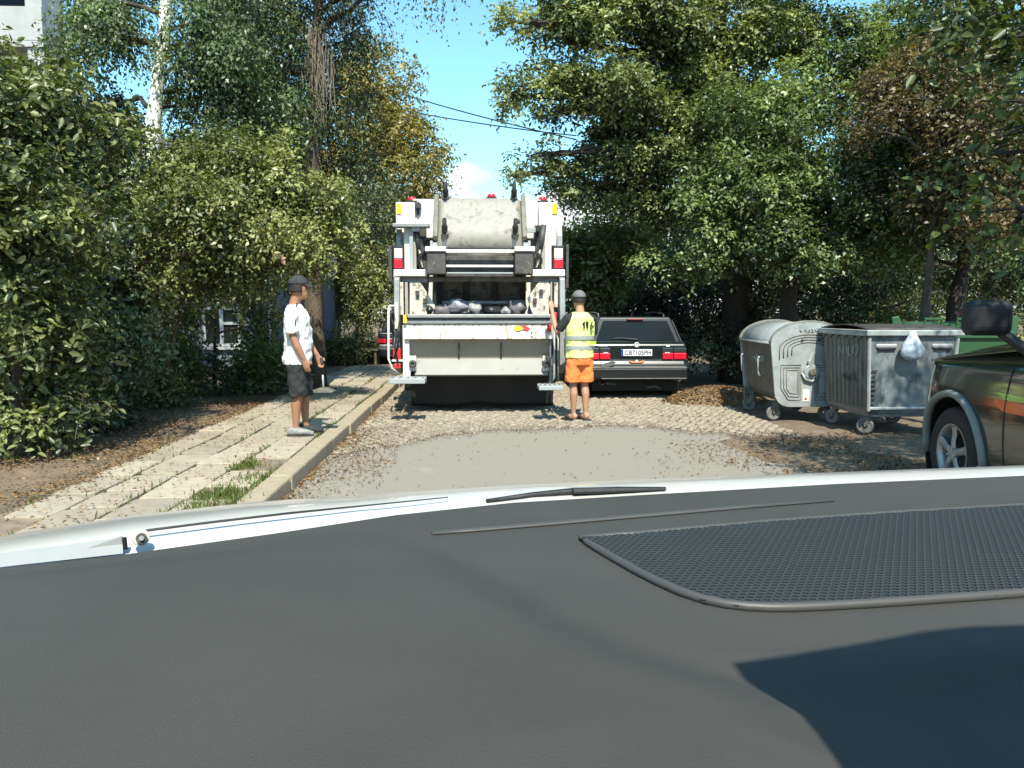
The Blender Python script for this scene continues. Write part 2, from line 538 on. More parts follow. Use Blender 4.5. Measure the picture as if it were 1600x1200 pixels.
m_birch = M('birch_bark', (0.66, 0.64, 0.58), 0.75, var=0.12, scale=5, bump=0.3, bscale=25, dirt=((0.04, 0.035, 0.03), 0.57, 4.5, (0.8, 0.8, 4.0)))
m_vine = M('dry_vine', (0.2, 0.165, 0.125), 0.9, var=0.3, scale=9)
m_wood = M('weathered_wood', (0.27, 0.22, 0.16), 0.9, var=0.3, scale=9, bump=0.4, stretch=(1, 1, 0.2))

# leaf tints
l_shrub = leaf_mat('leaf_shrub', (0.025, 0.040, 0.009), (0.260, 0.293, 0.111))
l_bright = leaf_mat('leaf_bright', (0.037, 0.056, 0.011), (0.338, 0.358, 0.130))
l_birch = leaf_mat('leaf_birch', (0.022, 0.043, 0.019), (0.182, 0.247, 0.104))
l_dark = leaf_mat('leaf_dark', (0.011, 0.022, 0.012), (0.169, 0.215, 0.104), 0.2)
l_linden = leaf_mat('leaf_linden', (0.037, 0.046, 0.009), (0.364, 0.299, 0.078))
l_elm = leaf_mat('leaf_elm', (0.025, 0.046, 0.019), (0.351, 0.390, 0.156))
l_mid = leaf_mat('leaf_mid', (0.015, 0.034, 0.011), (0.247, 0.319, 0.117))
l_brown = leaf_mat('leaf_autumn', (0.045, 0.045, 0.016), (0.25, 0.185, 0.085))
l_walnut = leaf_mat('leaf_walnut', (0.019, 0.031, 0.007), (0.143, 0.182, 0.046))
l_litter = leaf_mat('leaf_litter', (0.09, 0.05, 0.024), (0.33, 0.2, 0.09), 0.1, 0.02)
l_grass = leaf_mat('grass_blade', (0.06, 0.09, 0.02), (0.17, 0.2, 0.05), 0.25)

# ------------------------------------------------------------------ ground
rs = np.random.default_rng(3)


def nonuni(lo, hi, a, b, fine, coarse):
    v = list(np.arange(a, b, fine)) + [b]
    x = a; st = fine
    while x > lo:
        st *= 1.35; x -= st; v.insert(0, max(x, lo))
    x = b; st = fine
    while x < hi:
        st *= 1.35; x += st; v.append(min(x, hi))
    return np.array(v)


def ground_z(x, y):
    t = np.clip((-3.15 - x) / 0.5, 0, 1)
    left = 0.085 + 0.03 * t + 0.12 * np.clip((-4.2 - x) / 2.0, 0, 1)
    right = -0.012 + 0.1 * np.clip((x - 5.5) / 3, 0, 1) + 0.08 * np.clip((x - 3.4) / 1.0, 0, 1) * np.clip((y - 11.6) / 1, 0, 1)
    z = np.where(x < -1.66, left, np.where(x > 3.4, right, np.where((x > 2.7) & (y < 9.2), -0.012, -0.06)))
    return z


gx = nonuni(-220, 220, -9.0, 10.0, 0.17, 1); gy = nonuni(-60, 420, 2.5, 22.0, 0.2, 1)
GX, GY = np.meshgrid(gx, gy)
GZ = ground_z(GX, GY)
bumpy = rs.normal(0, 0.012, GZ.shape) * ((GX < -3.3) | (GX > 4.0)) * (np.abs(GX) < 12)
GZ = GZ + bumpy
nx, ny = len(gx), len(gy)
mb = MB()
mb.v = list(zip(GX.ravel().tolist(), GY.ravel().tolist(), GZ.ravel().tolist()))
mb.f = [(j * nx + i, j * nx + i + 1, (j + 1) * nx + i + 1, (j + 1) * nx + i) for j in range(ny - 1) for i in range(nx - 1)]
struct(mb.build('ground', m_dirt, smooth=True, fix=False))


def edge_y(x):
    """where the asphalt ends and the setts begin"""
    return float(np.interp(x, [-1.6, -1.2, -0.7, -0.1, 0.4, 1.2, 2.0, 2.8, 3.6, 4.4], [7.75, 8.35, 8.85, 9.3, 9.6, 9.75, 9.75, 9.3, 8.8, 8.5])) + 0.06 * math.sin(x * 9) + 0.045 * math.sin(x * 23 + 1) + 0.03 * math.sin(x * 51) + 0.1 * math.sin(x * 3.3 + 2)


def right_edge(y):
    return 2.95 + .16 * math.sin(y * 2.1) + .07 * math.sin(y * 6.3 + 1) + .04 * math.sin(y * 15)


NX_, NY_ = 80, 90
mb = MB()
for i in range(NX_ + 1):
    u = i / NX_
    for j in range(NY_ + 1):
        v = 1 - (1 - j / NY_) ** 1.6
        xg = -1.58 + u * 4.5
        ye = edge_y(xg)
        y = -8 + (ye + 8) * v
        x = -1.58 + u * (right_edge(y) + 1.58)
        mb.v.append((x, y, 0.0 if j < NY_ and i < NX_ else -.03))
mb.f = [(i * (NY_ + 1) + j, (i + 1) * (NY_ + 1) + j, (i + 1) * (NY_ + 1) + j + 1, i * (NY_ + 1) + j + 1) for i in range(NX_) for j in range(NY_)]
struct(mb.build('road', m_asphalt, fix=False))
mb = MB().add([(-1.58, 7.0, -0.03), (3.9, 7.0, -0.03), (3.9, 60, -0.03), (-1.58, 60, -0.03)], [(0, 1, 2, 3)])
cob = struct(mb.build('cobbled_road', m_joint, fix=False))
# setts: the nearest ones are objects, the rest one mass
proto = []
for k in range(6):
    r = random.Random(100 + k)
    mb = MB()
    n = 8; hx, hy = 0.055, 0.05
    ring = []
    for i in range(n):
        a = 2 * math.pi * (i + 0.5) / n
        sx_ = hx * (abs(math.cos(a)) ** 0.5) * math.copysign(1, math.cos(a)) * r.uniform(.86, 1.05)
        sy_ = hy * (abs(math.sin(a)) ** 0.5) * math.copysign(1, math.sin(a)) * r.uniform(.86, 1.05)
        ring.append((sx_, sy_))
    vs = [(x, y, -0.05) for x, y in ring] + [(x * .97, y * .97, 0.0) for x, y in ring] + [(x * .68, y * .68, 0.016) for x, y in ring] + [(0, 0, 0.02)]
    fs = []
    for b in (0, 1):
        fs += [(b * n + i, b * n + (i + 1) % n, (b + 1) * n + (i + 1) % n, (b + 1) * n + i) for i in range(n)]
    fs += [(2 * n + i, 2 * n + (i + 1) % n, 3 * n) for i in range(n)]
    mb.add(vs, fs)
    proto.append(mb)
pm = [p.mesh('cobblestone', m_cobble, smooth=False) for p in proto]
spots = []
y = 7.7; row = 0
while y < 21:
    x = -1.53 + (row % 2) * 0.058
    while x < 3.85:
        if y > edge_y(x) + 0.07:
            spots.append((x + RND.uniform(-.012, .012), y + RND.uniform(-.012, .012) + 0.03 * math.sin(x * 2.2)))
        x += 0.118
    y += 0.108 if y < 14 else 0.13; row += 1
spots.sort(key=lambda p: (p[0] ** 2 + p[1] ** 2) ** .5 + (0 if -1.2 < p[0] < 2.4 else .35))
rest = MB()
for i, (x, y) in enumerate(spots):
    k = RND.randrange(6); z = RND.uniform(-.014, .004); rz = RND.uniform(-.15, .15) + RND.choice((0, math.pi)); tl = (RND.uniform(-.07, .07), RND.uniform(-.07, .07))
    if i < 300:
        link('cobblestone', pm[k], cob, (x, y, z), (tl[0], tl[1], rz))
    else:
        R_ = Matrix.Rotation(rz, 3, 'Z') @ Matrix.Rotation(tl[0], 3, 'X')
        rest.add([R_ @ Vector(p) + Vector((x, y, z)) for p in proto[k].v], proto[k].f)
o = rest.build('cobblestones', m_cobble, cob, fix=False); stuff(o)

# ------------------------------------------------------------------ pavement: slabs and kerb
KX0, KX1 = -1.76, -1.57
mb = MB().add([(-3.3, 2.0, 0.1), (-1.7, 2.0, 0.1), (-1.7, 60, 0.1), (-3.3, 60, 0.1)], [(0, 1, 2, 3)])
pav = struct(mb.build('pavement', m_joint, fix=False))
cols = [(-3.22, -2.895), (-2.89, -2.555), (-2.548, -2.165), (-2.15, -1.79)]
rp = random.Random(11)
for ci, (a, b) in enumerate(cols):
    y = 3.2 + rp.uniform(0, .4)
    while y < 24:
        L = rp.uniform(0.52, 0.66) if rp.random() < .85 else rp.uniform(.25, .4)
        if not (ci == 3 and y < 6.6 and rp.random() < .55) and not (ci == 0 and rp.random() < .16):
            mb = MB()
            w = b - a - 0.012; l = L - 0.02
            c = [(-w / 2, -l / 2), (w / 2, -l / 2), (w / 2, l / 2), (-w / 2, l / 2)]
            pts = []
            for q in range(4):            # chipped corners
                p0, p1, p2 = Vector(c[q - 1]), Vector(c[q]), Vector(c[(q + 1) % 4])
                ch = rp.uniform(.006, .03) if rp.random() < .8 else rp.uniform(.04, .09)
                pts += [p1 + (p0 - p1).normalized() * ch, p1 + (p2 - p1).normalized() * ch * rp.uniform(.6, 1.3)]
            mb.prism([(p.x, p.y) for p in pts], 'z', -0.05, 0.0)
            mb.build('paving_slab', m_slab, pav, bevel=0.006, seg=1)
            o = pav.children[-1] if False else bpy.data.objects[[x.name for x in pav.children][-1]]
            o.location = ((a + b) / 2 + rp.uniform(-.008, .008), y + L / 2, 0.128 + rp.uniform(-.008, .008))
            o.rotation_euler = (rp.uniform(-.018, .018), rp.uniform(-.02, .02), rp.uniform(-.015, .015))
        y += L
kerb = thing('kerb', 'row of pale concrete kerb stones along the paved footway', 'kerb', (KX0, 5.4, 0))
y = 5.42
while y < 26:
    L = rp.uniform(.92, 1.02)
    mb = MB().span(-(KX1 - KX0) / 2, (KX1 - KX0) / 2, 0, L - 0.012, -0.2, 0.0)
    o = mb.build('kerb_stone', m_kerb, kerb, bevel=0.018, seg=2)
    o.location = ((KX1 - KX0) / 2 + rp.uniform(-.012, .012), y - 5.4, 0.138 + rp.uniform(-.012, .008))
    o.rotation_euler = (rp.uniform(-.008, .008), rp.uniform(-.03, .03), rp.uniform(-.008, .008))
    y += L


# ------------------------------------------------------------------ litter and grass
def scatter_flat(name, pts, size, mat, seed, label, cat, lift=0.006, tilt=0.35):
    rng = np.random.default_rng(seed)
    P = np.array(pts, float); n = len(P)
    a = rng.random(n) * 6.283
    D = np.stack([np.cos(a), np.sin(a), rng.normal(0, .2, n)], 1)
    N = np.array([0, 0, 1.0]) + rng.normal(size=(n, 3)) * tilt
    P[:, 2] += lift + rng.random(n) * 0.012
    L = size * (0.5 + rng.random(n))
    o = link(name, fast_quads(name, leaf_quads(rng, P, D, unit(N), L, 0.6, 0.15), mat, rng.random(n)))
    return stuff(o, label, cat)


def zone(n, x0, x1, y0, y1, z, fx=None, seed=0):
    rng = np.random.default_rng(seed)
    x = x0 + (x1 - x0) * (rng.random(n) if fx is None else fx(rng, n)); yv = y0 + (y1 - y0) * rng.random(n) ** 1.3
    keep = (np.sin(x * 5.1 + yv * 1.7) + np.sin(yv * 3.3 - x * 2.2) + rng.normal(0, .9, n)) > -0.5
    return np.stack([x[keep], yv[keep], np.full(keep.sum(), z)], 1)


pts = [zone(5200, -1.56, -0.85, 5.2, 12, 0.0, lambda r, n: r.random(n) ** 2.2, 1),
       zone(22000, -5.2, -3.15, 3.8, 13, 0.125, None, 2), zone(2800, -3.3, -1.8, 4, 14, 0.135, lambda r, n: r.random(n) ** 1.7, 4),
       zone(6500, 1.5, 4.3, 5.8, 8.8, 0.0, lambda r, n: r.random(n) ** .45, 5), zone(2600, 3.4, 5.6, 6.2, 9.2, 0.0, None, 6),
       zone(260, -1.5, 2.6, 5.3, 9.2, 0.0, None, 7), zone(700, 2.2, 3.9, 9.0, 12.5, 0.01, None, 8), zone(5000, -8, -4.5, 5, 14, 0.2, None, 9)]
scatter_flat('fallen_leaves', np.concatenate(pts), 0.026, l_litter, 5, 'dry brown fallen leaves strewn along kerb and verges', 'fallen leaves')

# sand and grit washed over the edge of the asphalt
m_grit = leaf_mat('grit', (0.14, 0.115, 0.085), (0.42, 0.37, 0.29), 0.0, 0.02)
gr_ = np.random.default_rng(77)
gxx = -1.5 + 5.2 * gr_.random(9000)
gyy = np.array([edge_y(x) for x in gxx]) + gr_.normal(0, .16, 9000) + .06
kx_ = -1.56 + np.abs(gr_.normal(0, .22, 3500)); ky_ = 5.2 + 9 * gr_.random(3500)
scatter_flat('gravel', np.concatenate([np.stack([gxx, gyy, np.full(9000, -.002)], 1), np.stack([kx_, ky_, np.full(3500, -.002)], 1)]), .016, m_grit, 78, 'sand and grit scattered along the asphalt edge and kerb', 'gravel', lift=.002)


def grass(name, pts, h, seed, label):
    rng = np.random.default_rng(seed)
    P = np.array(pts, float); n = len(P)
    a = rng.random(n) * 6.283
    D = np.stack([np.cos(a) * .5, np.sin(a) * .5, np.ones(n)], 1) + rng.normal(0, .25, (n, 3))
    N = np.stack([np.cos(a + .3), np.sin(a + .3), np.full(n, .3)], 1)
    o = link(name, fast_quads(name, leaf_quads(rng, P, D, unit(N), h * (0.5 + rng.random(n)), 0.14, 0.02), l_grass, rng.random(n)))
    return stuff(o, label, 'grass')


g = np.random.default_rng(21)
gp = []
for x0 in (-2.155, -2.55, -2.895, -1.785, -3.235):
    n = 1500 if x0 in (-2.155, -1.785) else 420
    yv = 4 + 12 * g.random(n) ** 1.4
    k = (np.sin(yv * 2.3 + x0 * 7) + g.normal(0, .5, n)) > 0.1
    gp.append(np.stack([x0 + g.normal(0, .018, k.sum()), yv[k], np.full(k.sum(), .1)], 1))
for cx, cy, r_, n in ((-1.92, 5.35, .17, 1500), (-1.98, 5.8, .14, 700), (-1.9, 6.3, .12, 450), (-2.1, 6.9, .1, 300), (-1.84, 5.0, .12, 500)):
    gp.append(np.stack([cx + g.normal(0, r_ * .6, n), cy + g.normal(0, r_, n), np.full(n, .09)], 1))
grass('grass', np.concatenate(gp), 0.06, 22, 'short green grass growing in the pavement joints by the kerb end')


# ------------------------------------------------------------------ trees and shrubs
def cl(px, py, Y, rpx, rpy, dep=None):
    """clump volume whose middle stands at distance Y"""
    c = at(px, py, Y)
    rx = rpx / FPX * Y; rz = rpy / FPX * Y
    return (c.x, c.y, c.z, rx, dep if dep else (rx + rz) / 2, rz)


def gpt(px, Y, z=0.1):
    c = at(px, 485, Y); return (c.x, c.y, z)


# ---- left side
plant('leafy_shrub', 'tall sunlit broad-leaved shrub at the edge of the picture below the apartment building', 'shrub', gpt(20, 7.4, .2),
      [cl(30, 190, 7.6, 110, 85), cl(110, 230, 7.9, 75, 85), cl(60, 330, 7.4, 110, 90), cl(-40, 300, 7.2, 90, 150), cl(20, 430, 7.5, 120, 80), cl(-20, 540, 7.3, 90, 90), cl(70, 540, 7.8, 90, 90), cl(10, 640, 7.4, 80, 60), cl(-60, 120, 7.8, 60, 60)],
      30000, 0.075, l_shrub, m_bark, 31, r0=0.07, sub=.3, twig=.3, hue=.55, group=None, rich=True)
plant('drooping_tree', 'bright green drooping small-leaved tree arching over the dark house window', 'tree', gpt(238, 11.2, .2),
      [cl(200, 300, 10.6, 80, 60), cl(300, 270, 11, 80, 55), cl(390, 280, 11, 80, 55), cl(470, 300, 11, 60, 60), cl(180, 380, 10.2, 80, 65), cl(280, 360, 10.4, 90, 75), cl(380, 360, 10.6, 90, 70), cl(470, 375, 10.9, 60, 50), cl(250, 430, 10.4, 80, 50), cl(345, 418, 10.8, 70, 34), cl(130, 430, 10, 60, 60), cl(500, 350, 11.2, 40, 40), cl(150, 250, 10.8, 50, 36), cl(110, 340, 10.4, 60, 60), cl(330, 225, 11.2, 60, 24), cl(440, 235, 11.4, 50, 26), cl(240, 225, 11, 50, 24), cl(510, 420, 11.3, 26, 40), cl(180, 470, 10.2, 50, 30), cl(420, 420, 11, 50, 50)],
      72000, 0.06, l_bright, m_bark, 32, r0=0.065, sub=.34, droop=.5, hue=.5)
bb = gpt(222, 11.6, .15)
b_tr = [at(224, 606, 11.6), at(213, 480, 11.6), at(216, 380, 11.7), at(236, 240, 11.8), at(249, 120, 11.9), at(262, 0, 12), at(270, -160, 12.1), at(268, -330, 12.2)]
plant('birch_tree', 'birch with white peeling trunk rising between the green tree crowns', 'tree', bb,
      [cl(165, 60, 12.4, 50, 50), cl(140, 10, 12.6, 60, 40), cl(320, 90, 12, 70, 60), cl(370, 40, 12.6, 60, 60), cl(310, 170, 12.3, 60, 40), cl(200, -70, 13.4, 120, 60), cl(360, -60, 13.4, 90, 60), cl(180, -160, 13.2, 120, 70), cl(320, -210, 13.2, 100, 70), cl(105, 90, 13, 30, 90), cl(150, 170, 13, 50, 50), cl(210, 230, 12.6, 55, 35), cl(300, 230, 12.4, 70, 40), cl(420, 150, 12.8, 50, 70)],
      95000, 0.06, l_birch, m_birch, 33, limb_mat=m_barkd, trunk=b_tr, r0=0.165, sub=.38, droop=.8, twig=.4, inner=.3, twigs=500)
# ivy-grown tree behind the man in the white shirt
i_tr = [gpt(492, 13.6, .1), at(490, 480, 13.6), at(488, 360, 13.6), at(488, 200, 13.6), at(494, 60, 13.7), at(500, -120, 13.8), at(500, -330, 13.9)]
plant('ivy_covered_tree', 'tall dark tree with drooping twigs and dry vines down its trunk', 'tree', gpt(492, 13.6, .1),
      [cl(400, 60, 14, 60, 80), cl(450, 0, 13.6, 80, 60), cl(540, 20, 13.4, 50, 60), cl(560, 60, 13.8, 28, 60), cl(420, 180, 14.4, 60, 70), cl(360, 130, 15, 50, 70), cl(540, 140, 14, 40, 80), cl(450, 120, 15, 60, 80), cl(530, 230, 14.4, 50, 60), cl(430, 250, 14.6, 70, 40), cl(480, -90, 13.6, 110, 60), cl(600, -50, 12.8, 70, 40), cl(660, -32, 12.4, 44, 30), cl(575, 290, 14.6, 36, 60), cl(550, 350, 14.4, 50, 50)],
      52000, 0.055, l_dark, m_bark, 34, limb_mat=m_barkd, trunk=i_tr, r0=0.17, sub=.38, droop=.9, twig=.42, hue=.5, twigs=900)
vm = bpy.data.objects['ivy_covered_tree'] if 'ivy_covered_tree' in bpy.data.objects else None
mb = MB(); rv = random.Random(5)
for k in range(70):
    x0 = rv.gauss(494, 9); y0 = rv.uniform(30, 120); y1 = y0 + rv.uniform(60, 150)
    Yd = 13.2 + rv.uniform(-.2, .2)
    p = [at(x0 + rv.gauss(0, 4) * t + (8 * t if k % 3 == 0 else 0), y0 + (y1 - y0) * t, Yd) for t in (0, .25, .5, .75, 1)]
    mb.tube(p, [.008, .008, .007, .006, .003], 4, cap=False)
mb.build('hanging_vines', m_vine, vm, org=vm.location, fix=False)
stuff(bpy.data.objects['hanging_vines'])
plant('linden_tree', 'yellowing dense tree standing just behind the garbage truck at its roof corner', 'tree', gpt(560, 24, .1),
      [cl(590, 130, 24, 40, 50), cl(610, 200, 24, 50, 60), cl(640, 250, 23.5, 50, 60), cl(570, 230, 24.5, 60, 90), cl(660, 290, 23, 38, 40), cl(600, 320, 24, 70, 60), cl(560, 390, 24.5, 70, 60), cl(560, 120, 25, 40, 60), cl(500, 300, 25, 80, 120), cl(684, 243, 23.2, 17, 20), cl(575, 460, 24, 55, 45), cl(640, 330, 23.5, 40, 40)],
      56000, 0.105, l_linden, m_bark, 35, r0=0.25, sub=.62, twig=.5, hue=.66)
plant('sunlit_bush', 'light green bush beside the truck above the wooden stakes', 'bush', gpt(585, 21.5, .1),
      [cl(560, 440, 21.5, 45, 40), cl(600, 430, 22, 35, 50), cl(580, 490, 21.2, 40, 25), cl(540, 480, 21.5, 30, 30)], 12000, 0.085, l_bright, m_bark, 36, r0=.07, sub=.4, hue=.55)
plant('garden_bush', 'dark leafy bush under the white-framed window', 'bush', gpt(330, 13.6, .2),
      [cl(260, 480, 12.6, 50, 50), cl(270, 575, 12.6, 45, 40), cl(350, 592, 13, 60, 30), cl(410, 575, 13.4, 46, 40), cl(400, 510, 13.6, 28, 44), cl(240, 560, 12.2, 45, 50), cl(415, 440, 13.6, 40, 50)], 20000, 0.062, l_mid, m_bark, 37, r0=.05, sub=.28, hue=.45)
plant('low_bush', 'small bright bush at the pavement edge in front of the dark garden bush', 'bush', gpt(220, 11.0, .15),
      [cl(205, 605, 11, 45, 28), cl(250, 600, 11.2, 34, 26), cl(170, 600, 10.8, 36, 34)], 9000, 0.055, l_bright, m_bark, 38, r0=.04, sub=.22, hue=.5)
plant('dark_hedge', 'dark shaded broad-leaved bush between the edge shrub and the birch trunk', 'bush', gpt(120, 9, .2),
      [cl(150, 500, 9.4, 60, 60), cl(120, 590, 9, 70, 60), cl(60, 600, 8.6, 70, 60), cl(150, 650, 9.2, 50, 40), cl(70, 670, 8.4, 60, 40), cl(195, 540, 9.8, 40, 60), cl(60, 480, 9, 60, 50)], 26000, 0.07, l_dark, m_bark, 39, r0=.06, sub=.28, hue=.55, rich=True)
plant('fence_weeds', 'ragged weeds growing along the wooden stake fence', 'bush', gpt(535, 20, .1),
      [cl(520, 540, 19.6, 22, 24), cl(555, 545, 19.8, 24, 20), cl(585, 540, 20.4, 20, 22)], 6000, 0.07, l_shrub, m_bark, 40, r0=.03, sub=.25, hue=.6)
plant('spiky_plant', 'clump of long narrow leaves at the pavement edge behind the man in white', 'plant', gpt(437, 13.2, .12),
      [cl(437, 588, 13.2, 20, 24)], 700, .28, l_mid, m_bark, 41, r0=.02, sub=.2, wid=.12, droop=-.6, limbs=False, twigs=0, hue=.7)
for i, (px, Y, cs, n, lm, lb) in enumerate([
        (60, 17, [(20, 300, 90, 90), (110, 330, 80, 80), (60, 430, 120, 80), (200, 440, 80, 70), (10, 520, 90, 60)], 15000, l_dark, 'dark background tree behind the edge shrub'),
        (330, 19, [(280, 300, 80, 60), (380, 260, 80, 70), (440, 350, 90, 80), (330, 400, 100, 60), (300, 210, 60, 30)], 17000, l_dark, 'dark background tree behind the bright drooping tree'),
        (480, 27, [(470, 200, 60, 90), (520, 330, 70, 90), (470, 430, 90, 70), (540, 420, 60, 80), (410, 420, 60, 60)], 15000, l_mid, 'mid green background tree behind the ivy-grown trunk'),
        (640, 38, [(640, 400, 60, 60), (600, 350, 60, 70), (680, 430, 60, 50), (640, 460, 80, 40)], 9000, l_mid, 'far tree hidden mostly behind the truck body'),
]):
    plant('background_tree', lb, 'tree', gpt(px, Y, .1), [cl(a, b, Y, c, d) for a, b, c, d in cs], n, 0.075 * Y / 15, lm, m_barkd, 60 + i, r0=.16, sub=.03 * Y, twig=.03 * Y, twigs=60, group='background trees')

# ---- right side
def thick(cs, m=.26):
    return [(a, b, c, d, e, max(f, m)) for a, b, c, d, e, f in cs]


e_tr = [gpt(1150, 15, 0), at(1150, 400, 15), at(1140, 250, 15), at(1130, 120, 15), at(1125, 0, 15), at(1130, -200, 15)]
plant('spreading_elm', 'big spreading tree whose layered branches reach over the truck', 'tree', gpt(1150, 15, 0),
      thick([cl(800, 34, 12.4, 50, 20), cl(870, 30, 12.8, 50, 34), cl(935, 50, 13.2, 60, 40), cl(990, 20, 13.4, 70, 40), cl(905, -10, 13, 80, 30), cl(1050, 40, 13.6, 70, 50),
       cl(800, 148, 12.6, 36, 22), cl(855, 130, 12.8, 50, 32), cl(920, 125, 13, 55, 36), cl(880, 175, 13, 45, 22), cl(985, 140, 13.4, 60, 50), cl(940, 190, 13.6, 50, 30),
       cl(835, 245, 13, 34, 14), cl(880, 258, 13.4, 46, 24), cl(940, 250, 13.8, 50, 34), cl(1000, 230, 14, 60, 50), cl(915, 300, 13.8, 40, 26), cl(975, 305, 14.2, 60, 36), cl(1060, 130, 14, 60, 60), cl(805, 275, 13, 22, 10), cl(870, 298, 14, 26, 12),
       cl(1060, 240, 14, 60, 60), cl(1130, 60, 14, 80, 60), cl(1150, 150, 14.2, 70, 60), cl(1230, 60, 14.6, 70, 60), cl(1000, -70, 13.6, 130, 50), cl(1180, -60, 14, 140, 60), cl(1040, 330, 14.4, 60, 40)]),
      150000, 0.075, l_elm, m_barkd, 71, trunk=e_tr, r0=0.28, sub=.36, flat=.5, twig=.34, droop=.3, inner=.25, hue=.5, upn=.9, twigs=500, spread=.5)
plant('maple_tree', 'mid green tree with sunlit boughs above the station wagon and round-lidded bin', 'tree', gpt(1230, 13.4, 0),
      [cl(1180, 180, 13, 70, 50), cl(1250, 220, 12.8, 80, 60), cl(1140, 260, 13.2, 80, 50), cl(1210, 300, 12.6, 80, 50), cl(1120, 320, 13, 70, 40), cl(1290, 150, 13.4, 60, 60), cl(1300, 300, 12.6, 80, 70), cl(1160, 375, 12.8, 80, 40), cl(1240, 390, 12.4, 70, 50), cl(1080, 400, 13.2, 60, 36), cl(1320, 390, 12.6, 70, 50), cl(1330, 90, 14, 60, 60), cl(1400, 60, 14, 60, 60), cl(1380, 220, 12.8, 60, 60)],
      66000, 0.075, l_mid, m_barkd, 72, r0=.2, sub=.36, flat=.6, twig=.34, hue=.62, upn=.8)
plant('yellowish_shrub', 'pale green shrub right of the truck above the yellow vest worker', 'shrub', gpt(950, 16.5, 0),
      [cl(935, 375, 16, 50, 32), cl(985, 365, 16.4, 45, 26), cl(900, 400, 16.5, 40, 40), cl(960, 420, 16.4, 60, 30), cl(915, 455, 16.5, 45, 40)], 17000, 0.085, l_bright, m_bark, 73, r0=.08, sub=.36, hue=.62)
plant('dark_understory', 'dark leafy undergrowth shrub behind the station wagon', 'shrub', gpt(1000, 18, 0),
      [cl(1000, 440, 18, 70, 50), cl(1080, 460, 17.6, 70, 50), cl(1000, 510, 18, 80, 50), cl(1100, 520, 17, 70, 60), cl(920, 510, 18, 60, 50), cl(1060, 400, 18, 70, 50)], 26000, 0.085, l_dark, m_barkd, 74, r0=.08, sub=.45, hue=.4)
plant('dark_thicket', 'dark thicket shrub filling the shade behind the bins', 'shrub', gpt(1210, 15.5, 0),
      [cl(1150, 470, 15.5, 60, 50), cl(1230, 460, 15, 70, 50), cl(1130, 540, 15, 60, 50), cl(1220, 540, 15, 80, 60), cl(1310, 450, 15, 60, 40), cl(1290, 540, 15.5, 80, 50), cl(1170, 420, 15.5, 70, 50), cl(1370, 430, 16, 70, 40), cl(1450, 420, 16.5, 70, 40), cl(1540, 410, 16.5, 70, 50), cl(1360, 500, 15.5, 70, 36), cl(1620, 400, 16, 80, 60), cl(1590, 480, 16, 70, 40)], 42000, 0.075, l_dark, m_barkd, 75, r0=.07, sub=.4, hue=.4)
plant('autumn_vine', 'reddish brown autumn-leaved tree crown in the upper part above the bins', 'tree', gpt(1440, 11.5, 0),
      [cl(1390, 150, 11.2, 50, 40), cl(1440, 120, 11.2, 60, 50), cl(1350, 190, 11, 36, 24), cl(1460, 190, 10.8, 70, 50), cl(1530, 120, 10.8, 60, 60), cl(1530, 230, 10.5, 70, 60), cl(1560, 330, 10.5, 60, 70), cl(1500, 300, 10.8, 60, 50)], 26000, 0.062, l_brown, m_bark, 76, r0=.1, sub=.3, hue=.45)
w_tr = [(6.9, 5.2, 0), (6.8, 5.3, 1.6), (6.6, 5.5, 3.0), (6.4, 5.8, 4.6), (6.3, 5.9, 6.2)]
plant('walnut_tree', 'near broad-leaved tree hanging over the parked off-road car', 'tree', (6.9, 5.2, 0),
      [cl(1560, 240, 5.8, 60, 60), cl(1570, 60, 5.8, 70, 70), cl(1600, 330, 5.6, 60, 80), cl(1540, -10, 5.8, 70, 50), cl(1610, 180, 5.6, 70, 80), 
       (5.2, 3.2, 5.4, 1.3, 1.2, .7), (6.0, 1.5, 5.2, 1.2, 1.2, .8), (3.7, 2.6, 4.9, .6, .7, .35), (6.4, 4.0, 5.8, 1.2, 1.2, .8), (5.0, 0.6, 5.6, 1.3, 1.2, .7), (6.9, 2.8, 4.4, .9, 1, .6)],
      30000, 0.085, l_walnut, m_barkd, 77, trunk=w_tr, r0=.17, sub=.38, twig=.42, per=7, hue=.45, twigs=300, rich=True)
t_tr = [gpt(1492, 12.6, 0), at(1493, 480, 12.6), at(1504, 420, 12.6), at(1512, 370, 12.6), at(1520, 300, 12.6), at(1500, 200, 12.6)]
plant('crooked_tree', 'slender dark-trunked tree behind the green plastic bin', 'tree', gpt(1492, 12.6, 0),
      [cl(1440, 380, 12.6, 70, 40), cl(1540, 360, 12.8, 60, 50), cl(1390, 400, 12.8, 50, 40), cl(1480, 290, 12.8, 80, 50), cl(1570, 260, 13, 60, 60), cl(1500, 200, 13, 80, 60), cl(1400, 320, 13, 60, 50), cl(1430, 260, 11.6, 60, 50), cl(1370, 310, 11.6, 50, 36), cl(1440, 345, 11.6, 50, 40), cl(1500, 240, 11.4, 60, 60), cl(1540, 60, 12, 70, 70), cl(1480, 20, 12, 70, 60), cl(1560, 330, 11.6, 60, 60)], 50000, 0.07, l_mid, m_barkd, 78, trunk=t_tr, r0=.15, sub=.34, hue=.4)
plant('sunlit_far_bush', 'sunlit yellow-green bush far behind the bins', 'bush', gpt(1440, 22, 0),
      [cl(1400, 470, 22, 50, 30), cl(1450, 450, 22.5, 60, 30), cl(1540, 440, 22, 60, 40), cl(1350, 480, 23, 50, 26), cl(1590, 430, 22, 60, 50), cl(1480, 490, 21.5, 60, 26)], 16000, .1, l_bright, m_bark, 79, r0=.06, sub=.5, hue=.75)
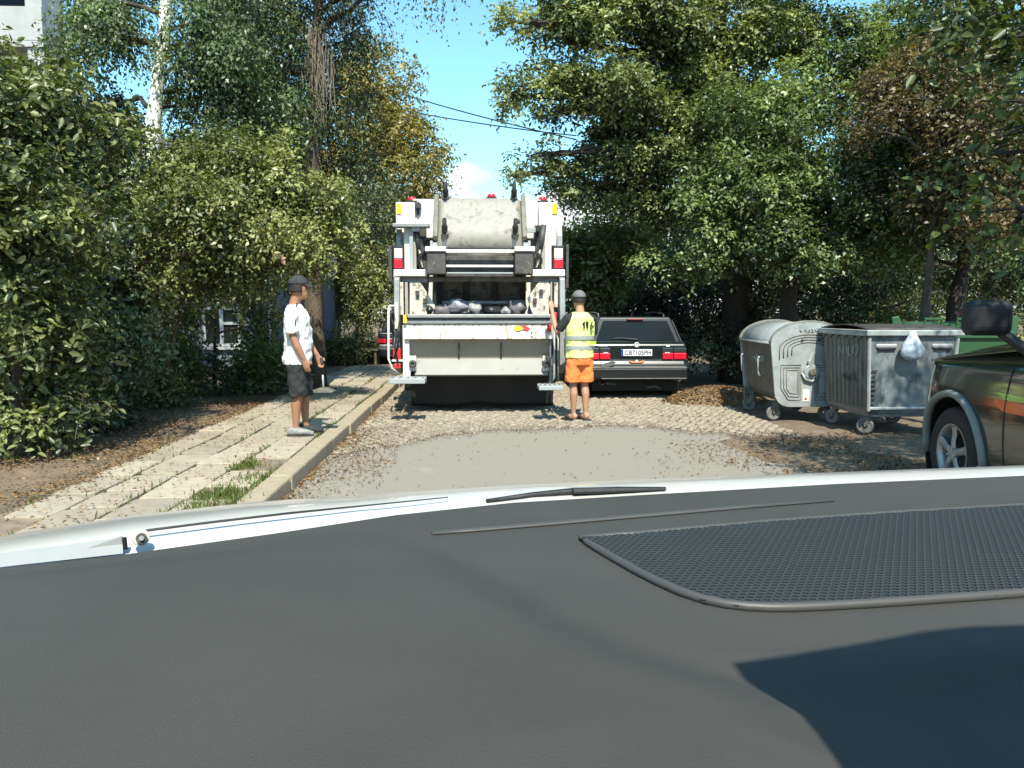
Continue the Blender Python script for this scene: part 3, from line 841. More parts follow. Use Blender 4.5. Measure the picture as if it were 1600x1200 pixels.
for i, (px, Y, cs, n, lm, lb) in enumerate([
        (1050, 23, [(980, 330, 70, 60), (1060, 300, 80, 70), (1120, 200, 80, 80), (1000, 420, 80, 60), (1150, 330, 80, 80)], 16000, l_dark, 'dark background tree behind the spreading elm'),
        (1080, 29, [(960, 430, 90, 60), (1060, 440, 90, 70), (1150, 430, 90, 70), (980, 500, 100, 50), (1090, 510, 100, 50), (1190, 500, 100, 50)], 15000, l_dark, 'dark background tree low behind the station wagon roof'),
        (1300, 21, [(1250, 330, 80, 70), (1330, 250, 90, 80), (1400, 350, 80, 70), (1300, 430, 90, 50), (1200, 400, 70, 60)], 16000, l_dark, 'dark background tree behind the thicket above the bins'),
        (1560, 20, [(1560, 330, 80, 80), (1500, 380, 70, 50), (1620, 250, 90, 90), (1480, 150, 70, 50)], 12000, l_mid, 'mid green background tree at the picture edge beyond the off-road car'),
        (1390, 30, [(1380, 430, 80, 50), (1450, 420, 80, 60), (1420, 480, 90, 40), (1320, 470, 80, 40)], 9000, l_bright, 'sunlit low background tree beyond the galvanised container'),
        (1580, 29, [(1580, 420, 90, 70), (1660, 380, 90, 80), (1540, 490, 100, 40), (1640, 480, 90, 50)], 9000, l_bright, 'sunlit low background tree behind the off-road car mirror'),
        (880, 42, [(880, 440, 60, 50), (940, 400, 60, 70), (840, 470, 60, 30), (980, 450, 60, 50)], 9000, l_mid, 'far tree down the street to the side of the truck roof'),
]):
    plant('background_tree', lb, 'tree', gpt(px, Y, 0), [cl(a, b, Y, c, d) for a, b, c, d in cs], n, 0.075 * Y / 15, lm, m_barkd, 90 + i, r0=.16, sub=.03 * Y, twig=.03 * Y, twigs=60, group='background trees')


# ------------------------------------------------------------------ garbage truck
TO = Vector((0, 10.9, 0))
truck = thing('garbage_truck', 'white rear-loading garbage truck emptying a bin in the street', 'truck', TO)


def pr(mb, px0, py0, px1, py1, Y, dep):
    a = at(px0, py1, Y); b = at(px1, py0, Y)
    return mb.span(a.x, b.x, Y, Y + dep, a.z, b.z)


def tpart(name, rects, mat, bevel=0.008, parent=None, smooth=False, seg=2):
    mb = MB()
    for r in rects: pr(mb, *r)
    return mb.build(name, mat, parent or truck, org=TO, bevel=bevel, smooth=smooth, seg=seg)


def ttube(name, path, r, mat, n=10, parent=None):
    mb = MB().tube(path, r, n)
    return mb.build(name, mat, parent or truck, org=TO, smooth=True)


# box body and chassis
mb = MB().prism([(-1.2, .95), (1.2, .95), (1.22, 3.0), (1.1, 3.06), (-1.1, 3.06), (-1.22, 3.0)], 'y', 11.95, 17.0)
body = mb.build('body', m_white, truck, org=TO, bevel=.03)
for k in range(7):
    for s in (-1, 1):
        MB().span(s * 1.21, s * 1.25, 12.3 + k * .75, 12.38 + k * .75, 1.0, 3.0).build('body_rib', m_white, truck, org=TO, bevel=.01)
mb = MB().span(-.45, -.33, 11.4, 18.6, .62, .92).span(.33, .45, 11.4, 18.6, .62, .92)
for yy in (12, 13.5, 15, 16.5, 18): mb.span(-.4, .4, yy, yy + .1, .66, .86)
mb.build('chassis', m_black, truck, org=TO)
mb = MB().prism([(17.15, .75), (18.75, .75), (18.85, 1.6), (18.6, 2.75), (17.15, 2.75)], 'x', -1.16, 1.16)
cab = mb.build('cab', m_white, truck, org=TO, bevel=.05, seg=3)
MB().prism([(18.84, 1.7), (18.86, 1.7), (18.66, 2.6), (18.64, 2.6)], 'x', -1.05, 1.05).build('windscreen', m_black, cab, org=TO)
for s in (-1, 1):
    MB().span(s * 1.17 - .01, s * 1.17 + .01, 17.45, 18.4, 1.75, 2.5).build('side_window', m_black, cab, org=TO)
    for yy in (13.4, 17.9):
        mb = MB().lathe([(.02, -.15), (.48, -.15), (.52, -.1), (.52, .1), (.48, .15), (.02, .15)], (s * 1.0, yy, .52), (1, 0, 0), 28)
        w = mb.build('wheel', m_tyre, truck, org=TO, smooth=False)
        MB().lathe([(.02, s * .1), (.16, s * .12), (.27, s * .06), (.3, s * .157)], (s * 1.0, yy, .52), (1, 0, 0), 20).build('rim', m_lgrey, w, org=TO)
    MB().tube([(s * 1.15, 18.5, 2.3), (s * 1.4, 18.6, 2.3)], .02, 6).build('mirror_arm', m_black, truck, org=TO)
    MB().span(s * 1.34, s * 1.5, 18.52, 18.62, 1.9, 2.45).build('mirror', m_black, truck, org=TO, bevel=.03)

# tailgate: two thick side plates, upper rear panel
side = [(12.0, 3.02), (11.62, 3.0), (11.45, 2.6), (11.4, 2.1), (11.2, 2.02), (11.05, 1.95), (10.98, 1.45), (10.95, .72), (11.2, .58), (12.1, .6)]
for s in (-1, 1):
    MB().prism(side, 'x', s * 1.14, s * 1.22).build('side_plate', m_grey, truck, org=TO, bevel=.01)
tpart('upper_panel', [(645, 312, 846, 372, 11.66, .3)], m_white, .015)
tpart('corner_post', [(619, 316, 648, 384, 11.52, .3)], m_white, .012)
tpart('corner_post', [(842, 316, 871, 384, 11.52, .3)], m_white, .012)
tpart('corner_reflector', [(619.5, 318, 627, 334, 11.5, .018)], m_yellow, .003)
tpart('corner_reflector', [(863, 318, 870.5, 334, 11.5, .018)], m_yellow, .003)
for px in (643, 848, 768):
    c = at(px, 311 if px != 768 else 306, 11.66)
    b = MB().ell(c + Vector((0, .05, .0)), (.065, .05, .045), 12, 8).build('marker_lamp', m_red, truck, org=TO, smooth=True)
    MB().box(c + Vector((0, .05, -.035)), (.16, .11, .03)).build('lamp_base', m_black, b, org=TO)
# column strips down to the lamp shelf
for px0, px1 in ((632, 643), (851, 862)):
    tpart('column', [(px0, 350, px1, 424, 11.38, .2)], m_white, .01)
for px0, px1 in ((643, 666), (835, 851)):
    tpart('recess_plate', [(px0, 352, px1, 422, 11.56, .05)], m_dsteel, .004)
tpart('inner_strip', [(645, 360, 650, 422, 11.36, .05)], m_beige, .004)
tpart('inner_strip', [(846, 360, 851, 422, 11.36, .05)], m_beige, .004)
# hydraulic rams and hoses inside the recess
for px, dx in ((657, 8), (842, -8)):
    a = at(px - dx, 352, 11.4); b = at(px + dx * .4, 418, 11.3)
    r_ = ttube('hydraulic_ram', [a, a.lerp(b, .55)], .045, m_dsteel)
    ttube('piston_rod', [a.lerp(b, .5), b], .024, m_chrome, parent=r_)
    for k in range(3):
        p = [at(px - dx * .5 + k * dx * .3, 372, 11.35), at(px + dx * (.3 + .2 * k), 392, 11.25), at(px - dx * .6, 405 + 3 * k, 11.25), at(px + dx * .3 * k, 420, 11.3)]
        ttube('hose', p, .012, m_black, 6)
# lamps
for px0, px1 in ((614, 631), (864, 882)):
    h = tpart('tail_lamp', [(px0, 384, px1, 421, 11.3, .1)], m_black, .01)
    tpart('pale_lens', [(px0 + 2, 388, px1 - 2.5, 403.5, 11.278, .03)], m_amber, .006, h)
    tpart('red_lens', [(px0 + 2, 404.5, px1 - 2.5, 419, 11.275, .03)], m_red, .006, h)
tpart('lamp_guard', [(607, 384, 612, 440, 11.32, .12)], m_dsteel, .006)
tpart('lamp_guard', [(884, 382, 889, 450, 11.32, .12)], m_dsteel, .006)
tpart('lamp_shelf', [(615, 421, 667, 431.5, 11.1, .35)], m_white, .012)
tpart('lamp_shelf', [(832, 421, 883, 431.5, 11.1, .35)], m_white, .012)
# shaded beams below the shelves
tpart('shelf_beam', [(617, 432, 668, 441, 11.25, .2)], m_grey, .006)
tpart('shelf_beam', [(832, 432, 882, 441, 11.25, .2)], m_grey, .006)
# work lamp and rail on the upper panel
tpart('step_rail', [(613, 349, 670, 354, 11.2, .25)], m_grey, .006)
tpart('rail_hinge', [(643, 354, 656, 361, 11.25, .12), (640, 356, 645, 424, 11.3, .06)], m_lgrey, .005)
tpart('latch', [(838, 352, 846, 362, 11.4, .1), (846, 354, 858, 360, 11.42, .1), (856, 350, 862, 364, 11.4, .1)], m_black, .005)
tpart('latch_plate', [(820, 356, 840, 363, 11.5, .06)], m_lgrey, .005)
c = at(653, 321, 11.6)
w = MB().disc(c, (0, 1, 0), .05, .09, 16).build('work_lamp', m_dsteel, truck, org=TO, bevel=.006)
MB().box(c + Vector((0, .03, -.08)), (.03, .03, .12)).build('bracket', m_black, w, org=TO)
# bin lifter
lift = tpart('lifter_arm', [(667, 393, 696, 428, 10.85, .45)], m_dsteel, .01)
tpart('lifter_arm', [(804.5, 393, 833, 428, 10.85, .45)], m_dsteel, .01)
tpart('lifter_cap', [(664, 385, 696.5, 392.5, 10.82, .4)], m_white, .008)
tpart('lifter_cap', [(804, 385, 836, 392.5, 10.82, .4)], m_white, .008)
tpart('lifter_stub', [(676, 379, 683, 386, 10.9, .12), (672, 376, 676, 386, 10.95, .1)], m_lgrey, .005)
tpart('lifter_stub', [(818, 379, 825, 386, 10.9, .12), (825, 376, 829, 386, 10.95, .1)], m_lgrey, .005)
tpart('lifter_bar', [(696.5, 390, 804, 395, 10.84, .06)], m_white, .008)
tpart('lifter_bar', [(697, 414, 802, 417.5, 10.86, .05)], m_white, .008)
tpart('lifter_bar', [(698, 425.5, 802, 427.5, 10.87, .05)], m_lgrey, .004)
tpart('lifter_back', [(696.5, 400, 804, 412, 11.0, .03)], m_dsteel, .004)
tpart('lifter_back', [(696.5, 419, 804, 432, 11.05, .03)], m_dsteel, .004)
ttube('lifter_shaft', [at(690, 400, 11.2), at(810, 400, 11.2)], .05, m_dsteel)
# hopper
mb = MB().grid(lambda u, v: Vector((-1.12 + 2.24 * u, 11.15 + 1.0 * math.sin(v * 1.45), 1.35 - .55 * math.cos((v - .1) * 1.6) + .9 * max(0, v - .75))), 6, 14)
mb.build('hopper_floor', m_dsteel, truck, org=TO, smooth=True, solid=.01)
MB().add([at(626, 425, 12.0), at(876, 425, 12.0), at(876, 520, 12.0), at(626, 520, 12.0)], [(0, 1, 2, 3)]).build('hopper_back', m_dsteel, truck, org=TO, solid=.02)
# packer plate: three ribbed fields
for a, b in ((692, 724), (733, 768), (778, 812)):
    mb = MB().add([at(a, 432, 11.45), at(b, 432, 11.45), at(b, 472, 11.75), at(a, 472, 11.75)], [(0, 1, 2, 3)])
    mb.build('packer_plate', m_packer, truck, org=TO, solid=.03)
for px in (687, 728.5, 773, 817):
    mb = MB().tube([at(px, 430, 11.36), at(px, 476, 11.68)], .045, 4)
    mb.build('packer_rib', m_dsteel, truck, org=TO)
tpart('packer_beam', [(668, 432, 832, 440, 11.2, .3)], m_packer, .01)
tpart('packer_edge', [(690, 470, 814, 475, 11.6, .1)], m_grey, .01)
# dirty white cheek guards
for pts in ([(640, 440), (656, 440), (680, 478), (676, 492), (640, 492)], [(858, 440), (842, 440), (824, 466), (832, 492), (858, 492)]):
    mb = MB()
    f_ = [at(x, y, 11.18) for x, y in pts]; k_ = [p + Vector((0, .05, 0)) for p in f_]
    n = len(pts)
    mb.add(f_ + k_, [tuple(range(n)), tuple(range(2 * n - 1, n - 1, -1))] + [(i, (i + 1) % n, (i + 1) % n + n, i + n) for i in range(n)])
    mb.build('cheek_guard', m_cheek, truck, org=TO, bevel=.006)
for pts in ((622, 441, 630, 492), (866, 441, 872, 480)):
    tpart('guide_rail', [(*pts, 11.12, .08)], m_cheek, .005)
tpart('guide_rail', [(633, 441, 637, 492, 11.1, .06)], m_beige, .005)
tpart('guide_rail', [(860, 441, 863, 500, 11.1, .06)], m_beige, .005)
for px, py in ((628, 460), (652, 458), (664, 470), (846, 456), (836, 470), (626, 476)):
    tpart('bracket', [(px - 3, py - 4, px + 3, py + 4, 11.13, .05)], m_dsteel, .004)
# tail lip and lower panels
tpart('lip', [(636, 491, 861, 497, 10.8, .2), (634, 499, 862, 506, 10.84, .2)], m_grey, .012)
tpart('lip_groove', [(637, 496, 860, 500, 10.9, .1)], m_dsteel, 0)
MB().prism([(10.88, at(0, 506, 10.88).z), (10.8, at(0, 531, 10.8).z), (11.0, at(0, 533, 10.8).z), (11.0, at(0, 506, 10.88).z)], 'x', at(632, 520, 10.85).x, at(862, 520, 10.85).x).build('tail_panel', m_whitedirty, truck, org=TO, bevel=.012)
zt, zm, zb = at(0, 532, 10.9).z, at(0, 562, 10.98).z, at(0, 588, 10.92).z
xl, xr = at(637, 550, 10.95).x, at(858, 550, 10.95).x
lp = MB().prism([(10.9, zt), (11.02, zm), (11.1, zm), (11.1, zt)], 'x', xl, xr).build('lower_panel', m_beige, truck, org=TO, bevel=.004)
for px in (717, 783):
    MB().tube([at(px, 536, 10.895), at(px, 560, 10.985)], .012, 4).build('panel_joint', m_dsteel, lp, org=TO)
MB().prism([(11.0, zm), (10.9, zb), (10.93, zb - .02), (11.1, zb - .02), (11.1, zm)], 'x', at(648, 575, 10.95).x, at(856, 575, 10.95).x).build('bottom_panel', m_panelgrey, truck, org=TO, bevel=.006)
# side legs of the tailgate, tow eyes, grab rails, footboards
tpart('side_leg', [(630, 508, 639, 592, 10.86, .2)], m_white, .008)
tpart('side_leg', [(860, 508, 867, 530, 10.88, .2)], m_white, .008)
tpart('side_leg', [(858.5, 531, 862, 606, 10.88, .1)], m_grey, .006)
for px in (645, 853):
    c = at(px, 568, 10.86)
    e = tpart('tow_eye', [(px - 5, 556, px + 5, 580, 10.88, .06)], m_whitedirty, .01)
    MB().lathe([(.025, -.03), (.045, -.04), (.055, 0), (.045, .03)], c + Vector((0, -.01, 0)), (0, 1, 0), 14).build('eye_ring', m_dsteel, e, org=TO, smooth=True)
ttube('grab_rail', [at(618, 478, 10.9), at(609, 478, 10.75), at(607, 482, 10.72), at(607, 560, 10.72), at(612, 575, 10.75), at(624, 585, 10.85)], .016, m_white)
ttube('grab_rail', [at(862, 505, 10.8), at(866, 510, 10.68), at(866, 590, 10.66), at(862, 598, 10.7)], .015, m_lgrey)
ttube('grab_rail', [at(869, 520, 10.85), at(872, 530, 10.75), at(872, 596, 10.7)], .014, m_grey)
tpart('rail_plate', [(617, 472, 622, 514, 10.85, .05)], m_whitedirty, .004)
ttube('cable', [at(626, 500, 10.9), at(620, 520, 10.8), at(617, 545, 10.8), at(622, 565, 10.85)], .012, m_black, 6)
ttube('cable', [at(614, 470, 11), at(612, 500, 10.9), at(624, 530, 10.85), at(616, 560, 10.9)], .014, m_black, 6)
tpart('side_lamp', [(614, 544, 626, 562, 10.9, .05)], m_redpaint, .012)
tpart('side_lamp', [(616, 568, 626, 576, 10.9, .05)], m_redpaint, .01)
tpart('control_box', [(612, 486, 618, 540, 11.0, .2)], m_black, .01)
tpart('lamp_bracket', [(612, 562, 632, 565, 10.88, .05)], m_white, .004)
for (a, b, y0, y1) in ((608, 664, 591.5, 600), (842, 880, 603, 610)):
    ft = tpart('footboard', [(a, y0, b, y1, 10.12, .34)], m_lgrey, .008)
    for k in range(5):
        x = a + 4 + (b - a - 8) * k / 4
        pr_ = MB(); pr(pr_, x - 1.2, y0 - 1.2, x + 1.2, y0, 10.13, .3)
        pr_.build('grip_strip', m_grey, ft, org=TO)
    xm = (a + b) / 2
    tpart('footboard_bracket', [(xm - 4, y1, xm + 4, y1 + 5, 10.3, .7)], m_dsteel, .006)
tpart('step_post', [(637, 580, 641, 592, 10.4, .06)], m_white, .004)
# rubber skirt below the tailgate
mb = MB().grid(lambda u, v: Vector((-1.03 + 2.12 * u, 11.35 + .03 * math.sin(u * 17) + .12 * v, .58 - .5 * v - .015 * math.sin(u * 9))), 40, 8)
mb.build('rubber_skirt', m_black, truck, org=TO, smooth=True, solid=.012)
tpart('axle_cover', [(632, 590, 868, 610, 11.5, .3)], m_black, .01)
# stickers and warning plates
tpart('red_marker', [(855, 507, 862, 518, 10.79, .02)], m_redpaint, .003)
tpart('red_marker', [(861, 488, 870, 498, 10.85, .04)], m_redpaint, .004)
tpart('yellow_marker', [(630, 492, 635, 505, 10.8, .03)], m_yellow, .003)
tpart('yellow_marker', [(864, 498, 868, 528, 10.84, .03)], m_yellow, .003)
for pts, mm in (([(802, 512), (806, 509), (815, 510), (818, 514), (810, 517), (804, 516)], m_yellow), ([(812, 508.5), (822, 509), (829, 513), (824, 517), (817, 514.5), (811, 511)], m_redpaint)):
    f_ = [at(x, y, 10.838 - (y - 506) * .0016) for x, y in pts]
    MB().add(f_, [tuple(range(len(f_)))]).build('sticker', mm, truck, org=TO, solid=.004)
for px, py in ((831, 519), (831, 526)):
    MB().disc(at(px, py, 10.81), (0, 1, 0), .012, .02, 8).build('rivet', m_black, truck, org=TO)

# rubbish lying in the hopper
m_bag = [M('grey_plastic', (.25, .26, .3), .35, var=.3, scale=9, bump=.6, bscale=18), M('black_plastic', (.02, .02, .022), .3, var=.3, scale=9, bump=.6, bscale=18), M('pale_plastic', (.3, .3, .3), .4, var=.3, scale=9, bump=.6, bscale=18), M('brown_bag', (.16, .14, .15), .5, var=.3, scale=9, bump=.6, bscale=18)]


def lump(name, c, r, mat, seed, parent=None, org=None):
    rr = random.Random(seed)
    mb = MB().ell((0, 0, 0), r, 16, 10)
    ph = [rr.uniform(0, 6) for _ in range(6)]
    vs = []
    for x, y, z in mb.v:
        k = 1 + .13 * math.sin(x / r[0] * 4 + ph[0]) * math.sin(z / r[2] * 3 + ph[1]) + .09 * math.sin(y / r[1] * 6 + ph[2] + x / r[0] * 5) + .06 * math.sin(z / r[2] * 9 + ph[3])
        vs.append((x * k, y * k, z * k))
    mb.v = vs
    o = mb.build(name, mat, parent, smooth=True)
    o.location = c
    return o


bags = [(716, 479, .17, .11, 0, 'light grey rubbish bag in the hopper left of centre'), (690, 486, .15, .1, 3, 'brownish rubbish bag by the left cheek of the hopper'), (742, 483, .11, .11, 2, 'pale crumpled rubbish bag in the middle of the hopper'),
        (770, 486, .15, .09, 1, 'black rubbish bag right of the pale one in the hopper'), (808, 482, .14, .13, 3, 'round brown rubbish bag at the right end of the hopper'), (672, 484, .1, .1, 1, 'black rubbish bag squeezed against the left hopper wall'), (790, 487, .09, .07, 2, 'small pale rubbish bag between black and round brown bags'), (728, 489, .12, .07, 1, 'flat black rubbish bag under the grey bag in the hopper')]
for i, (px, py, rx, rz, mi, lb) in enumerate(bags):
    tag(lump('rubbish_bag', at(px, py, 11.3), (rx, .16, rz), m_bag[mi], 40 + i), lb, 'rubbish bag', 'rubbish in the hopper')

# ------------------------------------------------------------------ waste containers
def rrect(hx, hy, r, n=5):
    o = []
    for cx, cy, a0 in ((hx - r, hy - r, 0), (-hx + r, hy - r, 90), (-hx + r, -hy + r, 180), (hx - r, -hy + r, 270)):
        for k in range(n + 1):
            a = math.radians(a0 + 90 * k / n)
            o.append((cx + r * math.cos(a), cy + r * math.sin(a)))
    return o


def loft(mb, rings, cap0=True, cap1=True):
    n = len(rings[0]); o = len(mb.v)
    for r in rings: mb.v += [tuple(p) for p in r]
    for i in range(len(rings) - 1):
        mb.f += [(o + i * n + k, o + i * n + (k + 1) % n, o + (i + 1) * n + (k + 1) % n, o + (i + 1) * n + k) for k in range(n)]
    if cap0: mb.f.append(tuple(o + k for k in range(n - 1, -1, -1)))
    if cap1: mb.f.append(tuple(o + (len(rings) - 1) * n + k for k in range(n)))
    return mb


def caster(root, loc, rz, wheelmat):
    """swivel castor: fork > wheel; loc is the point on the ground"""
    x, y, z = loc
    R_ = Matrix.Rotation(rz, 3, 'Z')
    def T(p): return R_ @ Vector(p) + Vector((x, y, z))
    mb = MB()
    mb.tube([T((0, 0, .2)), T((0, 0, .24))], .05, 12)
    for s in (-1, 1):
        mb.tube([T((s * .034, -.01, .205)), T((s * .036, .03, .15)), T((s * .036, .04, .095))], [(.008, .03), (.008, .024), (.008, .016)], 6, sq=R_ @ Vector((1, 0, 0)))
    mb.tube([T((-.045, .04, .1)), T((.045, .04, .1))], .012, 8)
    mb.box(T((0, 0, .2)), (.09, .07, .014), R_)
    f = mb.build('caster', m_galvd, root)
    w = MB().lathe([(.03, -.024), (.07, -.02), (.078, -.026), (.094, -.022), (.1, 0), (.094, .022), (.078, .026), (.07, .02), (.03, .024)], T((0, .04, .1)), R_ @ Vector((1, 0, 0)), 20)
    w.build('wheel', wheelmat, f, smooth=True)
    return f


m_wheelgrey = M('worn_wheel_rubber', (.16, .15, .14), .8, var=.3, scale=20)
m_galv2 = M('mottled_galvanised', (.22, .25, .26), .45, metal=.3, var=.3, scale=4, bump=.12, bscale=25, dirt=((.065, .085, .095), .52, 3.2, (1, 1, .7)))
m_scratch = M('pale_scratch', (.42, .43, .4), .7, var=.2)
m_stick = M('white_sticker', (.72, .7, .66), .6, var=.1)


def handle(root, a, b, out, mat, r=.012):
    a, b, out = Vector(a), Vector(b), Vector(out)
    return MB().tube([a, a + out * .8, a.lerp(b, .12) + out, a.lerp(b, .88) + out, b + out * .8, b], r, 8).build('handle', mat, root, smooth=True)


def ridge(root, pts, r, mat, name='ridge'):
    return MB().tube(pts, r, 5).build(name, mat, root, smooth=True)


# (a) tipped container held by the lifter: long axis across the truck, underside towards the street
tb = at(750, 338, 11.3)
tip = thing('tipped_container', 'dirty white metal container held upside down with its wheels in the air', 'waste container', tb)
tip.rotation_euler = (math.radians(-128), 0, 0)
mb = MB()
def ring(hx, hy, r, z): return [(x, y, z) for x, y in rrect(hx, hy, r)]
m_tipw = M('dirty_white_metal', (.3, .285, .25), .6, var=.25, scale=5, bump=.3, bscale=9, dirt=((.12, .1, .075), .52, 5))
loft(mb, [ring(.5 + .14 * math.sin(math.radians(a)), .22 + .27 * math.sin(math.radians(a)), .05 + .05 * math.sin(math.radians(a)), -.03 + .25 * (1 - math.cos(math.radians(a)))) for a in range(0, 91, 9)] + [ring(.68, .53, .06, .98), ring(.71, .56, .05, .985), ring(.71, .56, .05, 1.03)], True, True)
mb.build('shell', m_tipw, tip, smooth=True)
for s in (-1, 1):
    MB().span(s * .6, s * .67, -.42, .42, -.035, .05).build('end_rail', m_galvd, tip, bevel=.01)
    for t in (-1, 1):
        x, y = s * .5, t * .36
        mb = MB().tube([(x, y, .06), (x, y, -.05)], .055, 12)
        for q in (-1, 1): mb.tube([(x + q * .034, y, -.04), (x + q * .036, y - .03, -.1), (x + q * .036, y - .035, -.15)], [(.008, .03), (.008, .024), (.008, .016)], 6, sq=(1, 0, 0))
        f = mb.build('caster', m_galvd, tip)
        MB().lathe([(.03, -.024), (.075, -.02), (.085, -.027), (.1, -.022), (.106, 0), (.1, .022), (.085, .027), (.075, .02), (.03, .024)], (x, y - .035, -.15), (1, 0, 0), 20).build('wheel', m_tyre, f, smooth=True)
MB().disc((.54, .12, -.02), (0, 0, 1), .035, .03, 14).build('drain_plug', m_black, tip)

# (b) round-lidded container, end with pressed pattern towards the viewer
b1 = thing('round_lid_container', 'grey metal waste container with arched lid, nearest the station wagon', 'waste container', (4.42, 10.78, 0), math.radians(-1))
HW, HL = .52, .64          # half width across, half length along the street


def arch(hw, z0, zs, zt, rb, n=14):
    """end profile: rounded bottom corners, straight sides up to zs, arched top to zt"""
    o = []
    bw = hw * .86
    for k in range(5):
        a = math.radians(180 + 90 * k / 4); o.append((-bw + rb + rb * math.cos(a), z0 + rb + rb * math.sin(a)))
    for k in range(5):
        a = math.radians(270 + 90 * k / 4); o.append((bw - rb + rb * math.cos(a), z0 + rb + rb * math.sin(a)))
    for k in range(n + 1):
        a = math.pi * k / n
        o.append((hw * math.cos(a), zs + (zt - zs) * math.sin(a)))
    return o


def body_prof(hw, z0, zs, rb):
    bw = hw * .8
    o = []
    for k in range(5):
        a = math.radians(180 + 90 * k / 4); o.append((-bw + rb + rb * math.cos(a), z0 + rb + rb * math.sin(a)))
    for k in range(5):
        a = math.radians(270 + 90 * k / 4); o.append((bw - rb + rb * math.cos(a), z0 + rb + rb * math.sin(a)))
    o += [(hw, zs), (-hw, zs)]
    return o


MB().prism(body_prof(HW - .02, .23, 1.05, .22), 'y', -HL + .03, HL - .03).build('shell', m_galvd, b1, bevel=.008)  # street-side shade is put into this darker colour; end plates stay light
for s in (-1, 1):
    MB().prism(arch(HW, .2, 1.07, 1.35, .2), 'y', s * HL - .015, s * HL + .015).build('end_plate', m_galv, b1, bevel=.006)
mb = MB().grid(lambda u, v: Vector(((HW - .015) * math.cos(math.pi * u), -HL + .02 + (2 * HL - .04) * v, 1.06 + .275 * math.sin(math.pi * u))), 24, 2)
lid = mb.build('lid', m_galv, b1, smooth=True, solid=.012)
for s in (-1, 1):
    ridge(b1, [((HW + .002) * math.cos(math.pi * k / 24), s * HL, 1.065 + .285 * math.sin(math.pi * k / 24)) for k in range(25)], .02, m_galvd, 'lid_rim')
ridge(b1, [(-HW - .005, -HL, 1.06), (-HW - .005, HL, 1.06)], .018, m_galv, 'rim')
for yy in (-.33, .38):
    handle(b1, (-HW + .03, yy, .6), (-HW + .01, yy, .86), (-.07, 0, 0), m_galv)
# pressed ridges on the near end
yf = -HL - .016
for k in range(4):     # stacked arches
    q = .40 - k * .055
    pts = [(-q, yf, .84 + .02 * k)] + [(q * math.cos(math.pi - math.pi * j / 16), yf, .98 + (.2 - k * .035) * math.sin(math.pi * j / 16)) for j in range(17)] + [(q, yf, .84 + .02 * k)]
    ridge(b1, pts, .009, m_galvd)
for s in (-1, 1):
    for k in range(3):
        a0, a1 = .1 + k * .022, .38 - k * .04
        z0_, z1_ = .3 + k * .045, .77 - k * .035
        ridge(b1, [(s * a0, yf, z1_), (s * a1, yf, z1_), (s * a1 * .96, yf, .45), (s * (a0 + a1) / 2 * 1.1, yf, z0_), (s * a0, yf, z0_ - .01), (s * a0, yf, z1_)], .008, m_galvd)
pv = MB().disc((.03, yf - .02, .68), (0, 1, 0), .1, .05, 20).build('lid_pivot', m_galv, b1, bevel=.01)
MB().disc((.03, yf - .06, .68), (0, 1, 0), .045, .05, 16).build('pivot_bolt', m_galvd, pv, bevel=.005)
MB().tube([(.03, yf - .03, .68), (.0, yf - .04, .82), (.05, yf - .03, .94)], [(.03, .012)] * 3, 8).build('pivot_arm', m_galv, pv)
MB().tube([(-.09, yf - .02, .66), (-.05, yf - .03, .58), (.04, yf - .03, .55), (.12, yf - .02, .6)], .018, 8).build('pivot_guard', m_galv, pv, smooth=True)
MB().box((-.02, yf - .002, .36), (.09, .006, .16)).build('sticker', m_stick, b1)
MB().box((-.025, yf - .008, .315), (.03, .005, .03)).build('sticker_mark', m_redpaint, b1)
for x in (-.1, .13): MB().disc((x, yf - .004, 1.1), (0, 1, 0), .016, .02, 10).build('bolt_hole', m_black, b1)
rg = random.Random(3)


def scrawl(root, x0, z0, w, h, yv, n, mat, axis='y'):
    """unreadable scratched handwriting"""
    for k in range(n):
        cx = x0 + w * (k + .5) / n
        p = []
        for j in range(5):
            a = cx + rg.uniform(-.5, .5) * w / n; b = z0 + rg.uniform(0, 1) * h
            p.append((a, yv, b) if axis == 'y' else (yv, a, b))
        MB().tube(p, .005, 4, cap=False).build('scrawl', mat, root)


scrawl(b1, -.14, 1.2, .24, .05, yf - .002, 5, m_dsteel)
scrawl(b1, -.4, .78, .45, .1, -HW + .012, 6, m_scratch, 'x')
for x, y in ((-.36, -.5), (.36, -.5), (-.36, .5), (.36, .5)):
    caster(b1, (x, y, 0), rg.uniform(.7, 1.6), m_wheelgrey)
    MB().tube([(x, y, .24), (x * .9, y, .33)], .03, 8).build('caster_mount', m_galvd, b1)
MB().tube([(-.47, .5, .36), (-.44, .52, .2), (-.42, .5, .1)], [.03, .04, .03], 6).build('brake_lever', m_galvd, b1)

